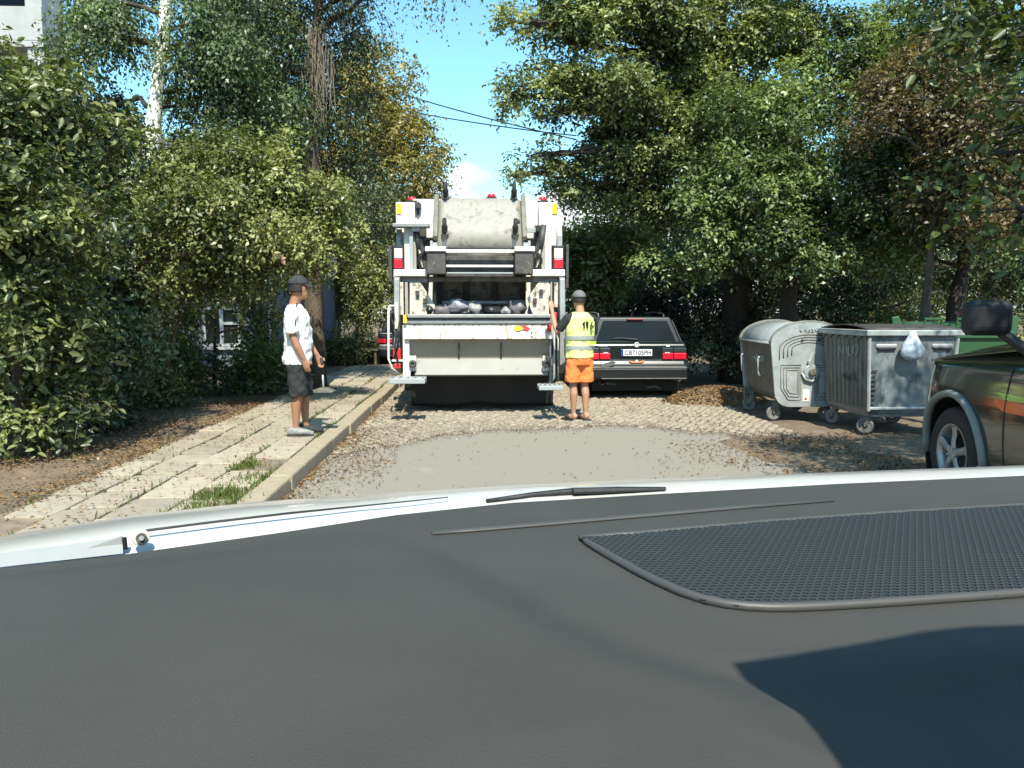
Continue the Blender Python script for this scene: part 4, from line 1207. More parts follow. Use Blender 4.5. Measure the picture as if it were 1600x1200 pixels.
# (c) flat-lidded container nearest the viewer
b2 = thing('flat_lid_container', 'mottled galvanised metal waste container with flat rim, a bag hanging on it', 'waste container', (5.13, 9.5, 0), math.radians(1.5))
mb = MB()
loft(mb, [ring(.47, .5, .05, .22), ring(.5, .53, .05, .28), ring(.545, .575, .04, 1.2), ring(.545, .575, .04, 1.22)])
mb.build('shell', m_galv2, b2, bevel=.006)
for k in range(9):      # vertical ribs on the street side
    y_ = -.44 + k * .11
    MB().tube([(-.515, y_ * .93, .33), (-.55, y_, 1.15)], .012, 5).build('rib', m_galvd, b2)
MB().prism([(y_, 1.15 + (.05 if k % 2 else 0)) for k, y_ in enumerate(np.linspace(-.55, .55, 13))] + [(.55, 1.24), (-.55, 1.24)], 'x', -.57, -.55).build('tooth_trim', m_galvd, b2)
MB().add([(-.506, -.5, .3), (-.506, .5, .3), (-.551, .55, 1.17), (-.551, -.55, 1.17)], [(0, 1, 2, 3)]).build('shade_panel', m_galvd, b2, solid=.006)  # added sheet: the street side's shade put into its darker brownish-grey colour
rm = MB()
for (x0, x1, y0, y1) in ((-.6, .6, -.63, -.57), (-.6, .6, .57, .63), (-.6, -.54, -.57, .57), (.54, .6, -.57, .57)):
    rm.span(x0, x1, y0, y1, 1.2, 1.27)
rm.build('rim', m_galv, b2, bevel=.012)
mb = MB().grid(lambda u, v: Vector((-.57 + 1.14 * u, -.6 + 1.2 * v, 1.275 + .05 * math.sin(math.pi * v))), 4, 10)
mb.build('lid', m_dsteel, b2, smooth=True, solid=.012)
yb = -.56
for x in (-.33, .36):
    g_ = MB().box((x, yb - .005, 1.08), (.26, .05, .05)).build('grip', m_galv, b2, bevel=.015)
    MB().box((x, yb - .012, 1.045), (.22, .045, .03)).build('grip_recess', m_black, g_, bevel=.008)
MB().box((0, -.545, .33), (1.0, .05, .035)).build('bottom_rail', m_galv, b2, bevel=.01)
for s in (-1, 1):
    MB().tube([(s * .5, -.545, .3), (s * .545, -.582, 1.18)], .022, 6).build('corner_rail', m_galv, b2)
for x, y in ((-.42, -.42), (.42, -.42), (-.42, .42), (.42, .42)):
    caster(b2, (x, y, 0), rg.uniform(.5, 1.7), m_wheelgrey)
    MB().tube([(x, y, .24), (x * .95, y * .95, .3)], .035, 8).build('caster_mount', m_galvd, b2)
MB().box((-.05, -.1, .19), (.16, .12, .06), Matrix.Rotation(.3, 3, 'Y')).build('drain_chute', m_galv, b2, bevel=.02)
scrawl(b2, -.32, .62, .34, .14, -.545, 6, m_dsteel, 'x')
scrawl(b2, -.36, .92, .5, .16, -.556, 6, m_scratch, 'x')
for k in range(8):
    z = .4 + k * .055
    MB().box((-.46, -.553 + .0 - (z - .3) * .045, z), (.07 if k % 2 else .05, .006, .02)).build('stencil_bar', m_dsteel, b2)
# plastic bag hooked on the rim
m_pbag = M('bluish_plastic_bag', (.5, .56, .6), .3, var=.2, scale=10, bump=.5, bscale=22)
mb = MB()
rb_ = random.Random(9)
rings = []
for z, rx, ry in ((.0, .03, .02), (-.05, .05, .03), (-.14, .11, .06), (-.22, .14, .08), (-.29, .13, .08), (-.34, .07, .05)):
    rings.append([(rx * math.cos(a) * rb_.uniform(.85, 1.12), ry * math.sin(a) * rb_.uniform(.85, 1.12), z + rb_.uniform(-.01, .01)) for a in np.linspace(0, 6.283, 15)[:-1]])
loft(mb, rings)
pb = mb.build('plastic_bag', m_pbag, None, smooth=True)
pb.location = (5.08, 8.83, 1.26); pb.rotation_euler = (0, 0, .1)
tag(pb, 'knotted bluish plastic bag hanging from the flat container rim', 'bag')

# (d) green plastic container behind
m_green = M('green_plastic', (.03, .095, .04), .5, var=.15, scale=4, bump=.05)
b3 = thing('green_container', 'green plastic waste container standing behind the galvanised one', 'waste container', (6.85, 11.1, 0), math.radians(-4))
mb = MB(); loft(mb, [ring(.52, .38, .06, .18), ring(.55, .4, .06, .25), ring(.66, .5, .05, 1.1), ring(.7, .54, .05, 1.11), ring(.7, .54, .05, 1.16)])
mb.build('shell', m_green, b3, bevel=.01)
mb = MB().grid(lambda u, v: Vector((-.7 + 1.4 * u, -.55 + 1.1 * v, 1.17 + .16 * math.sin(math.pi * min(1, v * 1.1)) * 1.0)), 8, 12)
lid = mb.build('lid', m_green, b3, smooth=True, solid=.02)
for x in (-.55, -.1, .35):
    MB().tube([(x, -.5, 1.2), (x + .01, -.52, 1.38), (x + .24, -.52, 1.38), (x + .25, -.5, 1.2)], .022, 6).build('lid_grip', m_green, lid)
MB().prism([(-.68, .95), (-.86, 1.02), (-.9, 1.4), (-.8, 1.42), (-.68, 1.16)], 'y', -.3, -.25).build('trunnion_arm', m_green, b3, bevel=.01)
MB().prism([(.68, .95), (.86, 1.02), (.9, 1.4), (.8, 1.42), (.68, 1.16)], 'y', -.3, -.25).build('trunnion_arm', m_green, b3, bevel=.01)
for x, y in ((-.42, -.3), (.42, -.3), (-.42, .3), (.42, .3)): caster(b3, (x, y, -.02), 1.0, m_tyre)


# ------------------------------------------------------------------ cars
m_glass = bpy.data.materials.new('dark_car_glass'); m_glass.use_nodes = True
b_ = m_glass.node_tree.nodes['Principled BSDF']; b_.inputs['Base Color'].default_value = (.012, .016, .018, 1); b_.inputs['Roughness'].default_value = .05; b_.inputs['Specular IOR Level'].default_value = .12
m_paintgreen = M('dark_green_paint', (.006, .011, .011), .3, var=.1, coat=.35)
m_paintblack = M('black_paint', (.006, .007, .009), .3, var=.1, coat=.8)
m_bump = M('grey_black_bumper', (.007, .009, .01), .5, var=.15)
m_plate = M('plate_white', (.7, .72, .75), .5, var=.05)
m_plateblue = M('plate_blue', (.02, .06, .35), .5, var=.05)
m_ink = M('black_ink', (.01, .01, .012), .6, var=.05)
m_smoke = M('smoked_lens', (.03, .035, .035), .2, var=.1, coat=.5)
m_orange = M('orange_sticker', (.75, .25, .08), .5, var=.3, scale=30)
m_dull = M('dull_scrape', (.09, .1, .095), .7, var=.3, scale=12)


def wagon(name, label, loc, rz, paint, detail=True):
    root = thing(name, label, 'car', loc, rz)
    # local: rear bumper at y=0, car points to +y. lower body from side profile
    low = [(0.06, .34), (.0, .42), (.0, .60), (.05, .66), (.03, .93), (.12, .98), (3.0, .96), (4.0, .86), (4.3, .72), (4.36, .45), (4.2, .28), (.5, .24)]
    b = MB().prism(low, 'x', -.84, .84).build('body', paint, root, bevel=.055, seg=3)
    # greenhouse
    def gh(z, t):  # rectangle ring at height fraction t
        hw = .78 - .17 * t
        y0 = .1 + .13 * t; y1 = 3.05 - .75 * t
        return [(-hw, y0, z), (hw, y0, z), (hw, y1, z), (-hw, y1, z)]
    mb = MB(); loft(mb, [gh(.95, 0), gh(1.34, .9), gh(1.39, 1.02)])
    mb.build('roof', paint, root, bevel=.03, seg=3)
    def quad(name, a, mat, par, th=.008):
        return MB().add(a, [tuple(range(len(a)))]).build(name, mat, par, solid=th)
    # rear window follows the tailgate slope
    def rp(x, t): return Vector((x * (.78 - .17 * t), .1 + .13 * t - .008, .95 + .433 * t))
    gate = quad('tailgate_glass', [rp(-.88, .1), rp(.88, .1), rp(.86, .86), rp(-.86, .86)], m_glass, root)
    for s in (-1, 1):
        for (ya, yb, yc, yd) in ((.25, .95, .95, .45), (1.02, 1.75, 1.75, 1.02), (1.82, 2.75, 2.3, 1.82)):
            def sp(yv, t): return Vector((s * (.78 - .17 * t + .006), yv, .95 + .433 * t))
            quad('side_window', [sp(ya, .12), sp(yb, .12), sp(yc, .85), sp(yd, .85)], m_glass, root)
    for s in (-1, 1):
        for yy in (.85, 3.45):
            w = MB().lathe([(.02, -.1), (.27, -.1), (.305, -.07), (.305, .07), (.27, .1), (.02, .1)], (s * .74, yy, .305), (1, 0, 0), 24).build('wheel', m_tyre, root)
            MB().lathe([(.02, s * .08), (.1, s * .09), (.19, s * .07), (.2, s * .105)], (s * .74, yy, .305), (1, 0, 0), 16).build('rim', m_lgrey, w)
            MB().lathe([(.33, -.12), (.36, -.12), (.36, .115), (.33, .115)], (s * .74, yy, .32), (1, 0, 0), 24).build('wheel_arch', m_ink, root)
    # lamps
    for s in (-1, 1):
        for (xa, xb) in ((.44, .62), (.63, .845)):
            l_ = MB().span(s * xa, s * xb, -.012 + .02, .1, .68, .79).build('tail_lamp', m_red, root, bevel=.012)
            MB().span(s * xa, s * xb, .02, .1, .795, .875).build('smoked_lens', m_smoke, l_, bevel=.01)
        MB().span(s * .48, s * .56, .012, .05, .79, .8).build('reversing_strip', m_plate, root)
    bm_ = MB().prism([(.05, .33), (-.05, .36), (-.06, .52), (-.03, .58), (.08, .6), (.08, .33)], 'x', -.85, .85).build('bumper', m_bump, root, bevel=.025, seg=3)
    MB().tube([(-.84, -.055, .545), (.84, -.055, .545)], .012, 6).build('bumper_strip', m_dull, bm_)
    MB().tube([(-.6, -.045, .365), (.84, -.045, .365)], .012, 6).build('bumper_strip', m_dull, bm_)
    pl = MB().span(-.26, .26, .004, .03, .74, .85).build('number_plate', m_plate, root, bevel=.004)
    MB().span(-.26, -.225, -.001, .004, .742, .848).build('plate_band', m_plateblue, pl)
    if detail:
        link('plate_lettering', text_mesh('CB7105PH', .105, m_ink, .001, .95), pl, (.02, -.001, .793), (math.pi / 2, 0, 0))
        t = MB().disc((.0, .02, .925), (0, 1, 0), .045, .035, 20).build('emblem', m_plate, root, bevel=.004)
        MB().lathe([(.03, -.004), (.036, -.004), (.036, .001)], (0, .0, .925), (0, 1, 0), 20).build('emblem_ring', m_dull, t)
        for k, x in enumerate(np.linspace(-.62, -.5, 6)):
            MB().span(x - .007, x + .007, .03, .05, .9, .925).build('badge_letter', m_plate, root)
        MB().span(.5, .56, .03, .05, .895, .915).build('badge_letter', m_plate, root)
        MB().span(-.14, .14, .16, .24, 1.335, 1.365).build('brake_lamp', M('dull_red', (.2, .03, .035), .4), root, bevel=.008)
        MB().tube([rp(.0, .14) + Vector((.02, -.02, 0)), rp(-.35, .2) + Vector((0, -.025, 0)), rp(-.5, .18) + Vector((0, -.02, 0))], [.014, .01, .008], 6).build('rear_wiper', m_black, root)
        for s in (-1, 1):
            MB().tube([(s * .57, .55, 1.38), (s * .57, .6, 1.44), (s * .57, 1.3, 1.46), (s * .56, 2.1, 1.44), (s * .56, 2.15, 1.38)], .016, 8).build('roof_rail', m_dull, root, smooth=True)
        MB().tube([(.0, .5, 1.38), (.0, .47, 1.5)], [.014, .004], 6).build('aerial', m_black, root)
        st = MB().prism([(-.13, .665), (-.09, .625), (.0, .62), (.09, .625), (.13, .665), (.05, .65), (0, .665), (-.05, .65)], 'y', -.002, .02).build('sticker', m_orange, root)
        MB().disc((0, -.003, .655), (0, 1, 0), .022, .006, 12).build('sticker_dot', m_plate, st)
        MB().prism([(-.62, .56), (-.55, .62), (-.42, .66), (-.36, .64), (-.4, .59), (-.5, .56), (-.52, .5), (-.55, .55)], 'y', -.066, -.05).build('scrape', m_dull, root)
        e = MB().tube([(-.58, .3, .29), (-.58, -.02, .29)], .032, 12, cap=False).build('exhaust', m_dull, root, smooth=True)
        MB().tube([(-.48, .2, .27), (-.3, .2, .25)], .03, 8).build('silencer', m_dull, root)
        MB().tube([(.2, .1, .2), (.34, .08, .22), (.42, .1, .18)], .016, 6).build('tow_hook', m_dull, root)
        mud = MB().span(-.7, .7, .35, .4, .12, .34).build('underbody', m_ink, root)
        for s in (-1, 1):
            MB().tube([(s * .775, .1, .97), (s * .63, .21, 1.34)], .006, 6).build('pillar_trim', m_dull, root)
        MB().box((-.98, 2.55, 1.0), (.18, .1, .12)).build('door_mirror', paint, root, bevel=.03)
        MB().box((.98, 2.55, 1.0), (.18, .1, .12)).build('door_mirror', paint, root, bevel=.03)
    return root


wagon('station_wagon', 'dark green old station wagon parked behind the worker in the yellow vest', (2.62, 12.75, 0), math.radians(-.5), m_paintgreen)
wagon('parked_car', 'black car with one red tail lamp showing past the truck side', (-1.72, 19.4, 0), 0, m_paintblack, False)

# ---- off-road car on the viewer's side of the bins
sv = thing('off_road_car', 'dark green off-road car parked in the shade with its front wheel in view', 'car', (4.62, 5.75, 0), math.radians(-6))
m_paintsuv = M('suv_green_paint', (.012, .022, .015), .18, var=.12, coat=1.0)
m_flare = M('grey_flare', (.2, .21, .19), .5, var=.1)
m_alloy = M('alloy', (.36, .37, .37), .35, metal=.6, var=.12)
HWS = .92      # half width
WR, WZ = .375, .375
AR = .475      # arch radius
# local frame: origin under the front axle, y forward, -x is the side towards the road


def side_x(y, z):
    """outer skin half width"""
    w = HWS
    w -= .34 * max(0, (y - .2) / .75) ** 2.2                 # nose rounds in
    w -= .05 * ((z - .72) / .4) ** 2 if z > .72 else .03 * ((.72 - z) / .4) ** 2
    return w


for s in (-1, 1):
    mb = MB()
    ys = np.linspace(-3.6, .72, 90); zs = np.linspace(.36, 1.07, 22)
    idx = {}
    for j, z in enumerate(zs):
        for i, y in enumerate(ys):
            zz = z if z < 1.05 else 1.07 + .17 * np.clip(-(y - .7) / 1.5, 0, 1)
            yy, z2 = y, zz
            for yc in (0, -2.72):
                d = math.hypot(yy - yc, z2 - WZ)
                if d < AR and d > AR * .86:
                    yy, z2 = yc + (yy - yc) / d * AR, WZ + (z2 - WZ) / d * AR
            idx[i, j] = len(mb.v); mb.v.append((s * side_x(yy, z2), yy, z2))
    for j in range(len(zs) - 1):
        for i in range(len(ys) - 1):
            c = [idx[i, j], idx[i + 1, j], idx[i + 1, j + 1], idx[i, j + 1]]
            cy = sum(mb.v[k][1] for k in c) / 4; cz = sum(mb.v[k][2] for k in c) / 4
            if min(math.hypot(cy, cz - WZ), math.hypot(cy + 2.72, cz - WZ)) > AR * .99:
                mb.f.append(tuple(c))
    mb.build('fender', m_paintsuv, sv, smooth=True, solid=.01)
    for yc in (0, -2.72):
        p = []
        for k in range(19):
            a = math.radians(-8 + 196 * k / 18)
            y, z = yc + AR * 1.0 * math.cos(a), WZ + AR * 1.0 * math.sin(a)
            p.append((s * (side_x(y, z) + .012), y, z))
        MB().tube(p, [(.035, .03)] * 19, 8).build('arch_flare', m_flare, sv, smooth=True)
        MB().lathe([(.46, -.35), (.47, -.35), (.47, .0), (.46, .0)], (s * (HWS - .03), yc, WZ), (s, 0, 0), 28).build('wheel_well', m_ink, sv)
        MB().disc((s * (HWS - .42), yc, WZ), (1, 0, 0), .47, .02, 28).build('well_back', m_ink, sv)
        w = MB().lathe([(.225, -.02), (.235, .02), (.33, .025), (.365, .0), (WR, -.05), (WR, -.17), (.36, -.22), (.22, -.22)], (s * (HWS - .03), yc, WZ), (s, 0, 0), 40).build('wheel', m_tyre, sv, smooth=False, bevel=.01)
        rim = MB().lathe([(.235, .018), (.225, .02), (.205, -.02), (.2, -.16)], (s * (HWS - .03), yc, WZ), (s, 0, 0), 40).build('rim', m_alloy, w, smooth=True)
        MB().disc((s * (HWS - .16), yc, WZ), (1, 0, 0), .2, .02, 24).build('brake_disc', m_dsteel, w)
        mb = MB()
        for k in range(5):
            a = 2 * math.pi * k / 5 + .35
            for da, rr in ((-.0, .034),):
                pts = [Vector((s * (HWS - .03 + o_), yc + math.cos(a + da) * r_, WZ + math.sin(a + da) * r_)) for r_, o_ in ((.04, .0), (.1, .004), (.16, -.002), (.215, .006))]
                mb.tube(pts, [(.034, .014), (.03, .014), (.034, .013), (.046, .012)], 8, sq=(0, -math.sin(a), math.cos(a)))
        mb.disc((s * (HWS - .03), yc, WZ), (1, 0, 0), .06, .03, 16)
        mb.build('spokes', m_alloy, w, bevel=.004)
        for k in range(5):
            a = 2 * math.pi * k / 5 + .35 + .6
            MB().disc((s * (HWS - .012), yc + math.cos(a) * .045, WZ + math.sin(a) * .045), (1, 0, 0), .009, .02, 6).build('wheel_nut', m_chrome, w)
    MB().tube([(s * (HWS + .02), -.55, .33), (s * (HWS + .02), -2.2, .33)], .035, 10).build('side_step', m_alloy, sv, smooth=True)
    MB().box((s * (HWS + .02), -.6, .36), (.1, .16, .05)).build('step_end', m_chrome, sv, bevel=.015)
    mr_ = MB().box((s * (HWS + .19), -.78, 1.45), (.3, .16, .24)).build('door_mirror', m_ink, sv, bevel=.06, seg=4)
    MB().tube([(s * (HWS - .06), -.9, 1.2), (s * (HWS + .1), -.78, 1.36)], .035, 8).build('mirror_arm', m_ink, mr_)
    # colour stripe along the doors
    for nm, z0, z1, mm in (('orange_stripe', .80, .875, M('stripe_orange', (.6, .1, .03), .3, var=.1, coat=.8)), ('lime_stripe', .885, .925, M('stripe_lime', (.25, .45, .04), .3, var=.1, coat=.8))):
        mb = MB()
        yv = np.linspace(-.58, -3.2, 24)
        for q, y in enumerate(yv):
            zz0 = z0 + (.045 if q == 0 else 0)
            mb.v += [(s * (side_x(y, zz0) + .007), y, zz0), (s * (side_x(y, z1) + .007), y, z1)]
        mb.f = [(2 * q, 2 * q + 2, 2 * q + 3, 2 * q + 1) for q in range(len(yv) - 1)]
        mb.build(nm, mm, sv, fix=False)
    for yj in (-.72, -1.75):
        MB().tube([(s * (side_x(yj, z) + .006), yj, z) for z in np.linspace(.42, 1.1, 8)], .006, 4).build('door_gap', m_ink, sv)
    MB().box((s * (HWS + .005), -1.55, .95), (.03, .2, .04)).build('door_handle', m_paintsuv, sv, bevel=.012)
# bonnet
mb = MB().grid(lambda u, v: Vector(((2 * u - 1) * (side_x(.72 - 1.61 * v, 1.05) + .0), .72 - 1.61 * v, 1.062 + .17 * min(1, max(0, (v * 1.61 - .02) / 1.5)) + .12 * (1 - abs(2 * u - 1) ** 3.0) * min(1, .25 + v * 1.6))), 24, 20)
mb.build('bonnet', m_paintsuv, sv, smooth=True, solid=.012)
mb = MB().grid(lambda u, v: Vector(((2 * u - 1) * (side_x(.72, 1.05) + .01) * (1 - .04 * v), .72 + .1 * math.sin(v * 3.0) * (1 - abs(2 * u - 1) ** 4) + .02, 1.075 - .7 * v)), 20, 12)
mb.build('nose', m_paintsuv, sv, smooth=True, solid=.012)
for s in (-1, 1):
    MB().disc((s * .48, .82, .86), (0, 1, 0), .1, .06, 20).build('headlamp', m_chrome, sv, bevel=.015)
for k in range(7): MB().box((-.3 + .1 * k, .82, .84), (.05, .05, .2)).build('grille_slot', m_ink, sv, bevel=.01)
MB().prism([(.7, .36), (.86, .38), (.88, .58), (.75, .62), (.65, .5)], 'x', -.62, .62).build('front_bumper', m_flare, sv, bevel=.03, seg=3)
# cabin
def cr_(z, t): return [(-.86 + .14 * t, -.66 - .55 * t, z), (.86 - .14 * t, -.66 - .55 * t, z), (.86 - .14 * t, -3.6 + .25 * t, z), (-.86 + .14 * t, -3.6 + .25 * t, z)]
mb = MB(); loft(mb, [cr_(1.13, 0), cr_(1.68, .92), cr_(1.74, 1.05)]); mb.build('cabin', m_paintsuv, sv, bevel=.04, seg=3)
for s in (-1, 1):
    for ya, yb, yc, yd in ((-.98, -1.72, -1.72, -1.35), (-1.8, -2.6, -2.55, -1.8)):
        def q_(y, t): return (s * (.86 - .14 * t + .006), y, 1.13 + .6 * t)
        MB().add([q_(ya, .1), q_(yb, .1), q_(yc, .85), q_(yd, .85)], [(0, 1, 2, 3)]).build('side_window', m_glass, sv, solid=.008)
def wq(x, t): return (x * (.86 - .14 * t), -.66 - .55 * t + .012, 1.13 + .6 * t)
MB().add([wq(-.93, .06), wq(.93, .06), wq(.9, .88), wq(-.9, .88)], [(0, 1, 2, 3)]).build('windscreen', m_glass, sv, solid=.008)
MB().span(-.8, .8, -3.4, .7, .3, .5).build('underbody', m_ink, sv)


# ------------------------------------------------------------------ people
m_skin = M('tanned_skin', (.33, .16, .095), .55, var=.08, scale=12)
m_skin2 = M('fair_tanned_skin', (.42, .22, .14), .55, var=.08, scale=12)
m_shirt = M('white_cotton', (.72, .72, .72), .85, var=.05, scale=7, bump=.5, bscale=14)
m_shorts = M('black_cotton', (.018, .02, .022), .85, var=.2, scale=8, bump=.5, bscale=16)
m_cap = M('charcoal_cap', (.03, .033, .036), .85, var=.2, scale=20)
m_capg = M('grey_cap', (.13, .14, .14), .85, var=.2, scale=20)
m_hair = M('dark_hair', (.02, .016, .014), .7, var=.3, scale=40, bump=.4)
m_dtee = M('black_tee', (.015, .017, .02), .85, var=.2, scale=8, bump=.4, bscale=16)
m_vest = M('hi_vis_yellow', (.72, .80, .28), .7, var=.06, scale=6, bump=.5, bscale=12)
m_band = M('reflective_grey', (.3, .31, .31), .45, var=.1, scale=20)
m_oshort = M('orange_cotton', (.8, .23, .06), .8, var=.06, scale=7, bump=.4, bscale=14)
m_shoew = M('white_shoe', (.26, .255, .25), .6, var=.5, scale=20)
m_shoeb = M('black_sole', (.02, .02, .02), .7, var=.2)
m_lime = M('lime_mark', (.45, .7, .03), .6, var=.1)
m_eye = M('eye_dark', (.01, .008, .007), .3)


FOLDS = bpy.data.textures.new('cloth_folds', 'CLOUDS'); FOLDS.noise_scale = .09; FOLDS.noise_depth = 2


def skin_obj(mb, name, mat, parent, voxel=.011, smooth=5, fold=0):
    o = mb.build(name, mat, parent, fix=True)
    r = o.modifiers.new('remesh', 'REMESH'); r.mode = 'VOXEL'; r.voxel_size = voxel; r.use_smooth_shade = True
    if smooth:
        q = o.modifiers.new('smooth', 'SMOOTH'); q.factor = .5; q.iterations = smooth
    if fold:
        w = o.modifiers.new('folds', 'DISPLACE'); w.texture = FOLDS; w.strength = fold; w.mid_level = .5
    return o


def hand(mb, wrist, d, palm_n, side, curl=.5):
    """five fingers: d = hand direction, palm_n = palm normal, side = thumb side"""
    w, d, nrm, sd = Vector(wrist), Vector(d).normalized(), Vector(palm_n).normalized(), Vector(side).normalized()
    mb.tube([w - d * .02, w + d * .02, w + d * .06, w + d * .095], [(.028, .02), (.034, .019), (.042, .017), (.04, .014)], 10, sq=sd)
    for k, L in enumerate((.07, .08, .075, .058)):
        b = w + d * .085 + sd * (.03 - .02 * k)
        e1 = b + (d + nrm * curl * .5).normalized() * L * .5
        e2 = e1 + (d * (1 - curl) + nrm * curl * 1.2).normalized() * L * .5
        mb.tube([b, e1, e2], [.0095, .009, .0075], 7)
    t0 = w + d * .025 + sd * .03
    t1 = t0 + (d * .6 + sd * .8).normalized() * .04
    t2 = t1 + (d + nrm * .6 + sd * .1).normalized() * .032
    mb.tube([t0, t1, t2], [.012, .011, .009], 7)


def leg(mb, hip, knee, ankle, k=1.0):
    h, n_, a = Vector(hip), Vector(knee), Vector(ankle)
    mb.tube([h, h.lerp(n_, .35), h.lerp(n_, .75), n_, n_.lerp(a, .28) + Vector((0, -.018, 0)), n_.lerp(a, .6) + Vector((0, -.008, 0)), a.lerp(n_, .1), a],
            [.085 * k, .08 * k, .062 * k, .054 * k, .058 * k, .045 * k, .034 * k, .036 * k], 12)


def foot(mb, ankle, yaw=0):
    a = Vector(ankle); R_ = Matrix.Rotation(yaw, 3, 'Z')
    g = lambda x, y, z: Vector((a.x, a.y, 0)) + R_ @ Vector((x, y, z))
    mb.tube([g(0, -.06, .045), g(0, -.02, .06), g(0, .05, .05), g(0, .12, .035), g(0, .175, .025)], [(.026, .035), (.034, .055), (.038, .04), (.044, .028), (.034, .018)], 10, sq=R_ @ Vector((1, 0, 0)))


def head(mb, c, k=1.0):
    c = Vector(c)
    mb.ell(c, (.077 * k, .095 * k, .112 * k), 16, 12)
    mb.ell(c + Vector((0, .025, -.06)) * k, (.058 * k, .07 * k, .062 * k), 14, 10)            # jaw
    mb.tube([c + Vector((0, .088, .02)) * k, c + Vector((0, .108, -.012)) * k, c + Vector((0, .113, -.03)) * k, c + Vector((0, .09, -.04)) * k], [.01, .014, .017, .012], 8)   # nose
    mb.ell(c + Vector((0, .088, -.062)) * k, (.024, .012, .008), 8, 6)
    mb.ell(c + Vector((0, .087, -.076)) * k, (.021, .012, .008), 8, 6)
    mb.ell(c + Vector((0, .072, -.1)) * k, (.026, .024, .02), 8, 6)                           # chin
    mb.ell(c + Vector((0, .078, .032)) * k, (.05, .018, .012), 8, 6)                          # brow
    for s in (-1, 1):
        mb.ell(c + Vector((s * .078, -.005, -.015)) * k, (.01, .02, .032), 8, 6)


def cap(root, c, mat, brim_dir=1):
    c = Vector(c)
    mb = MB()
    mb.grid(lambda u, v: c + Vector((.088 * math.cos(u * 6.2832) * math.sin(v * 1.62), .108 * math.sin(u * 6.2832) * math.sin(v * 1.62) - .003, .028 + .095 * math.cos(v * 1.62))), 24, 8)
    o = mb.build('cap', mat, root, smooth=True, solid=.006)
    b = MB().grid(lambda u, v: c + Vector(((u - .5) * .15 * (1 - .25 * v * v), (.085 + .085 * v * (1 - 1.2 * (u - .5) ** 2)), .03 - .022 * v - .05 * (u - .5) ** 2)), 10, 6)
    b.build('brim', mat, o, smooth=True, solid=.006)
    MB().ell(c + Vector((0, 0, .122)), (.008, .008, .005), 8, 4).build('button', mat, o, smooth=True)
    return o


# ---- man in white shirt on the pavement, in profile, looking along +x
p0 = onz(468, 679, .135)
man = thing('person', 'person in white t-shirt, black shorts and dark cap standing on the pavement', 'person', p0, math.radians(-88))
mb = MB()
head(mb, (0, .03, 1.6))
mb.tube([(0, -.02, 1.36), (0, -.015, 1.44), (0, .01, 1.53), (0, .02, 1.58)], [.075, .06, .055, .055], 12)
mb.tube([(0, 0, .84), (0, .01, .95), (0, .01, 1.1), (0, -.005, 1.28), (0, -.015, 1.38)], [(.15, .115), (.155, .125), (.15, .12), (.165, .11), (.13, .08)], 16, sq=(1, 0, 0))
# right arm (towards viewer) hangs forward, left arm similar
mb.tube([(.175, -.02, 1.355), (.2, -.015, 1.24), (.215, .0, 1.09), (.215, .05, .97), (.205, .105, .85)], [.055, .05, .041, .042, .028], 12)
hand(mb, (.205, .11, .84), (-.05, .3, -1), (-1, 0, -.2), (0, 1, .2), .5)
mb.tube([(-.175, -.02, 1.355), (-.2, .0, 1.24), (-.21, .03, 1.09), (-.2, .1, .98), (-.18, .18, .87)], [.055, .05, .041, .042, .028], 12)
hand(mb, (-.18, .185, .86), (0, .35, -1), (1, 0, -.2), (0, 1, .2), .7)
leg(mb, (.085, 0, .82), (.095, .02, .46), (.1, -.02, .075)); foot(mb, (.1, -.02, .07))
leg(mb, (-.085, 0, .82), (-.1, .06, .46), (-.105, .05, .075)); foot(mb, (-.105, .05, .07))
skin_obj(mb, 'body', m_skin, man)
mb = MB()
mb.tube([(0, .0, .78), (0, .0, .84), (0, .012, .98), (0, .014, 1.12), (0, .0, 1.27), (0, -.012, 1.36), (0, -.02, 1.425)], [(.185, .15), (.187, .153), (.182, .15), (.182, .142), (.2, .135), (.165, .105), (.08, .07)], 18, sq=(1, 0, 0))
mb.tube([(.13, -.015, 1.365), (.19, -.016, 1.3), (.213, -.01, 1.2), (.222, .0, 1.12)], [.075, .072, .068, .07], 12)
mb.tube([(-.13, -.015, 1.365), (-.19, -.012, 1.3), (-.21, .0, 1.2), (-.222, .015, 1.12)], [.075, .072, .068, .07], 12)
sh = skin_obj(mb, 'shirt', m_shirt, man, .012, 4, .045)
MB().tube([(.12, .035, 1.44), (.18, .035, 1.36), (.235, .035, 1.27), (.262, .03, 1.16)], [(.004, .011)] * 4, 6, sq=(1, 0, 0)).build('shoulder_stripe', m_shorts, sh)
MB().tube([(-.12, .035, 1.44), (-.18, .035, 1.36), (-.235, .04, 1.27), (-.262, .04, 1.16)], [(.004, .011)] * 4, 6, sq=(1, 0, 0)).build('shoulder_stripe', m_shorts, sh)
mb = MB()
mb.tube([(0, 0, .9), (0, 0, .8), (0, .0, .72)], [(.165, .135), (.175, .14), (.17, .13)], 16, sq=(1, 0, 0))
mb.tube([(.08, 0, .78), (.098, .012, .6), (.102, .022, .43)], [.105, .1, .097], 14)
mb.tube([(-.08, 0, .78), (-.1, .03, .6), (-.105, .055, .43)], [.105, .1, .097], 14)
skin_obj(mb, 'shorts', m_shorts, man, .012, 3, .045)
cap(man, (0, .03, 1.62), m_cap)
hb = MB().grid(lambda u, v: Vector((.083 * math.sin((u - .5) * 4.2), .03 - .1 * math.cos((u - .5) * 4.2), 1.645 - .085 * v)), 14, 5)
hb.build('hair', m_hair, man, smooth=True, solid=.012)
for s in (-1, 1):
    MB().ell((s * .03, .113, 1.612), (.012, .008, .007), 8, 6).build('eye', m_eye, man, smooth=True)
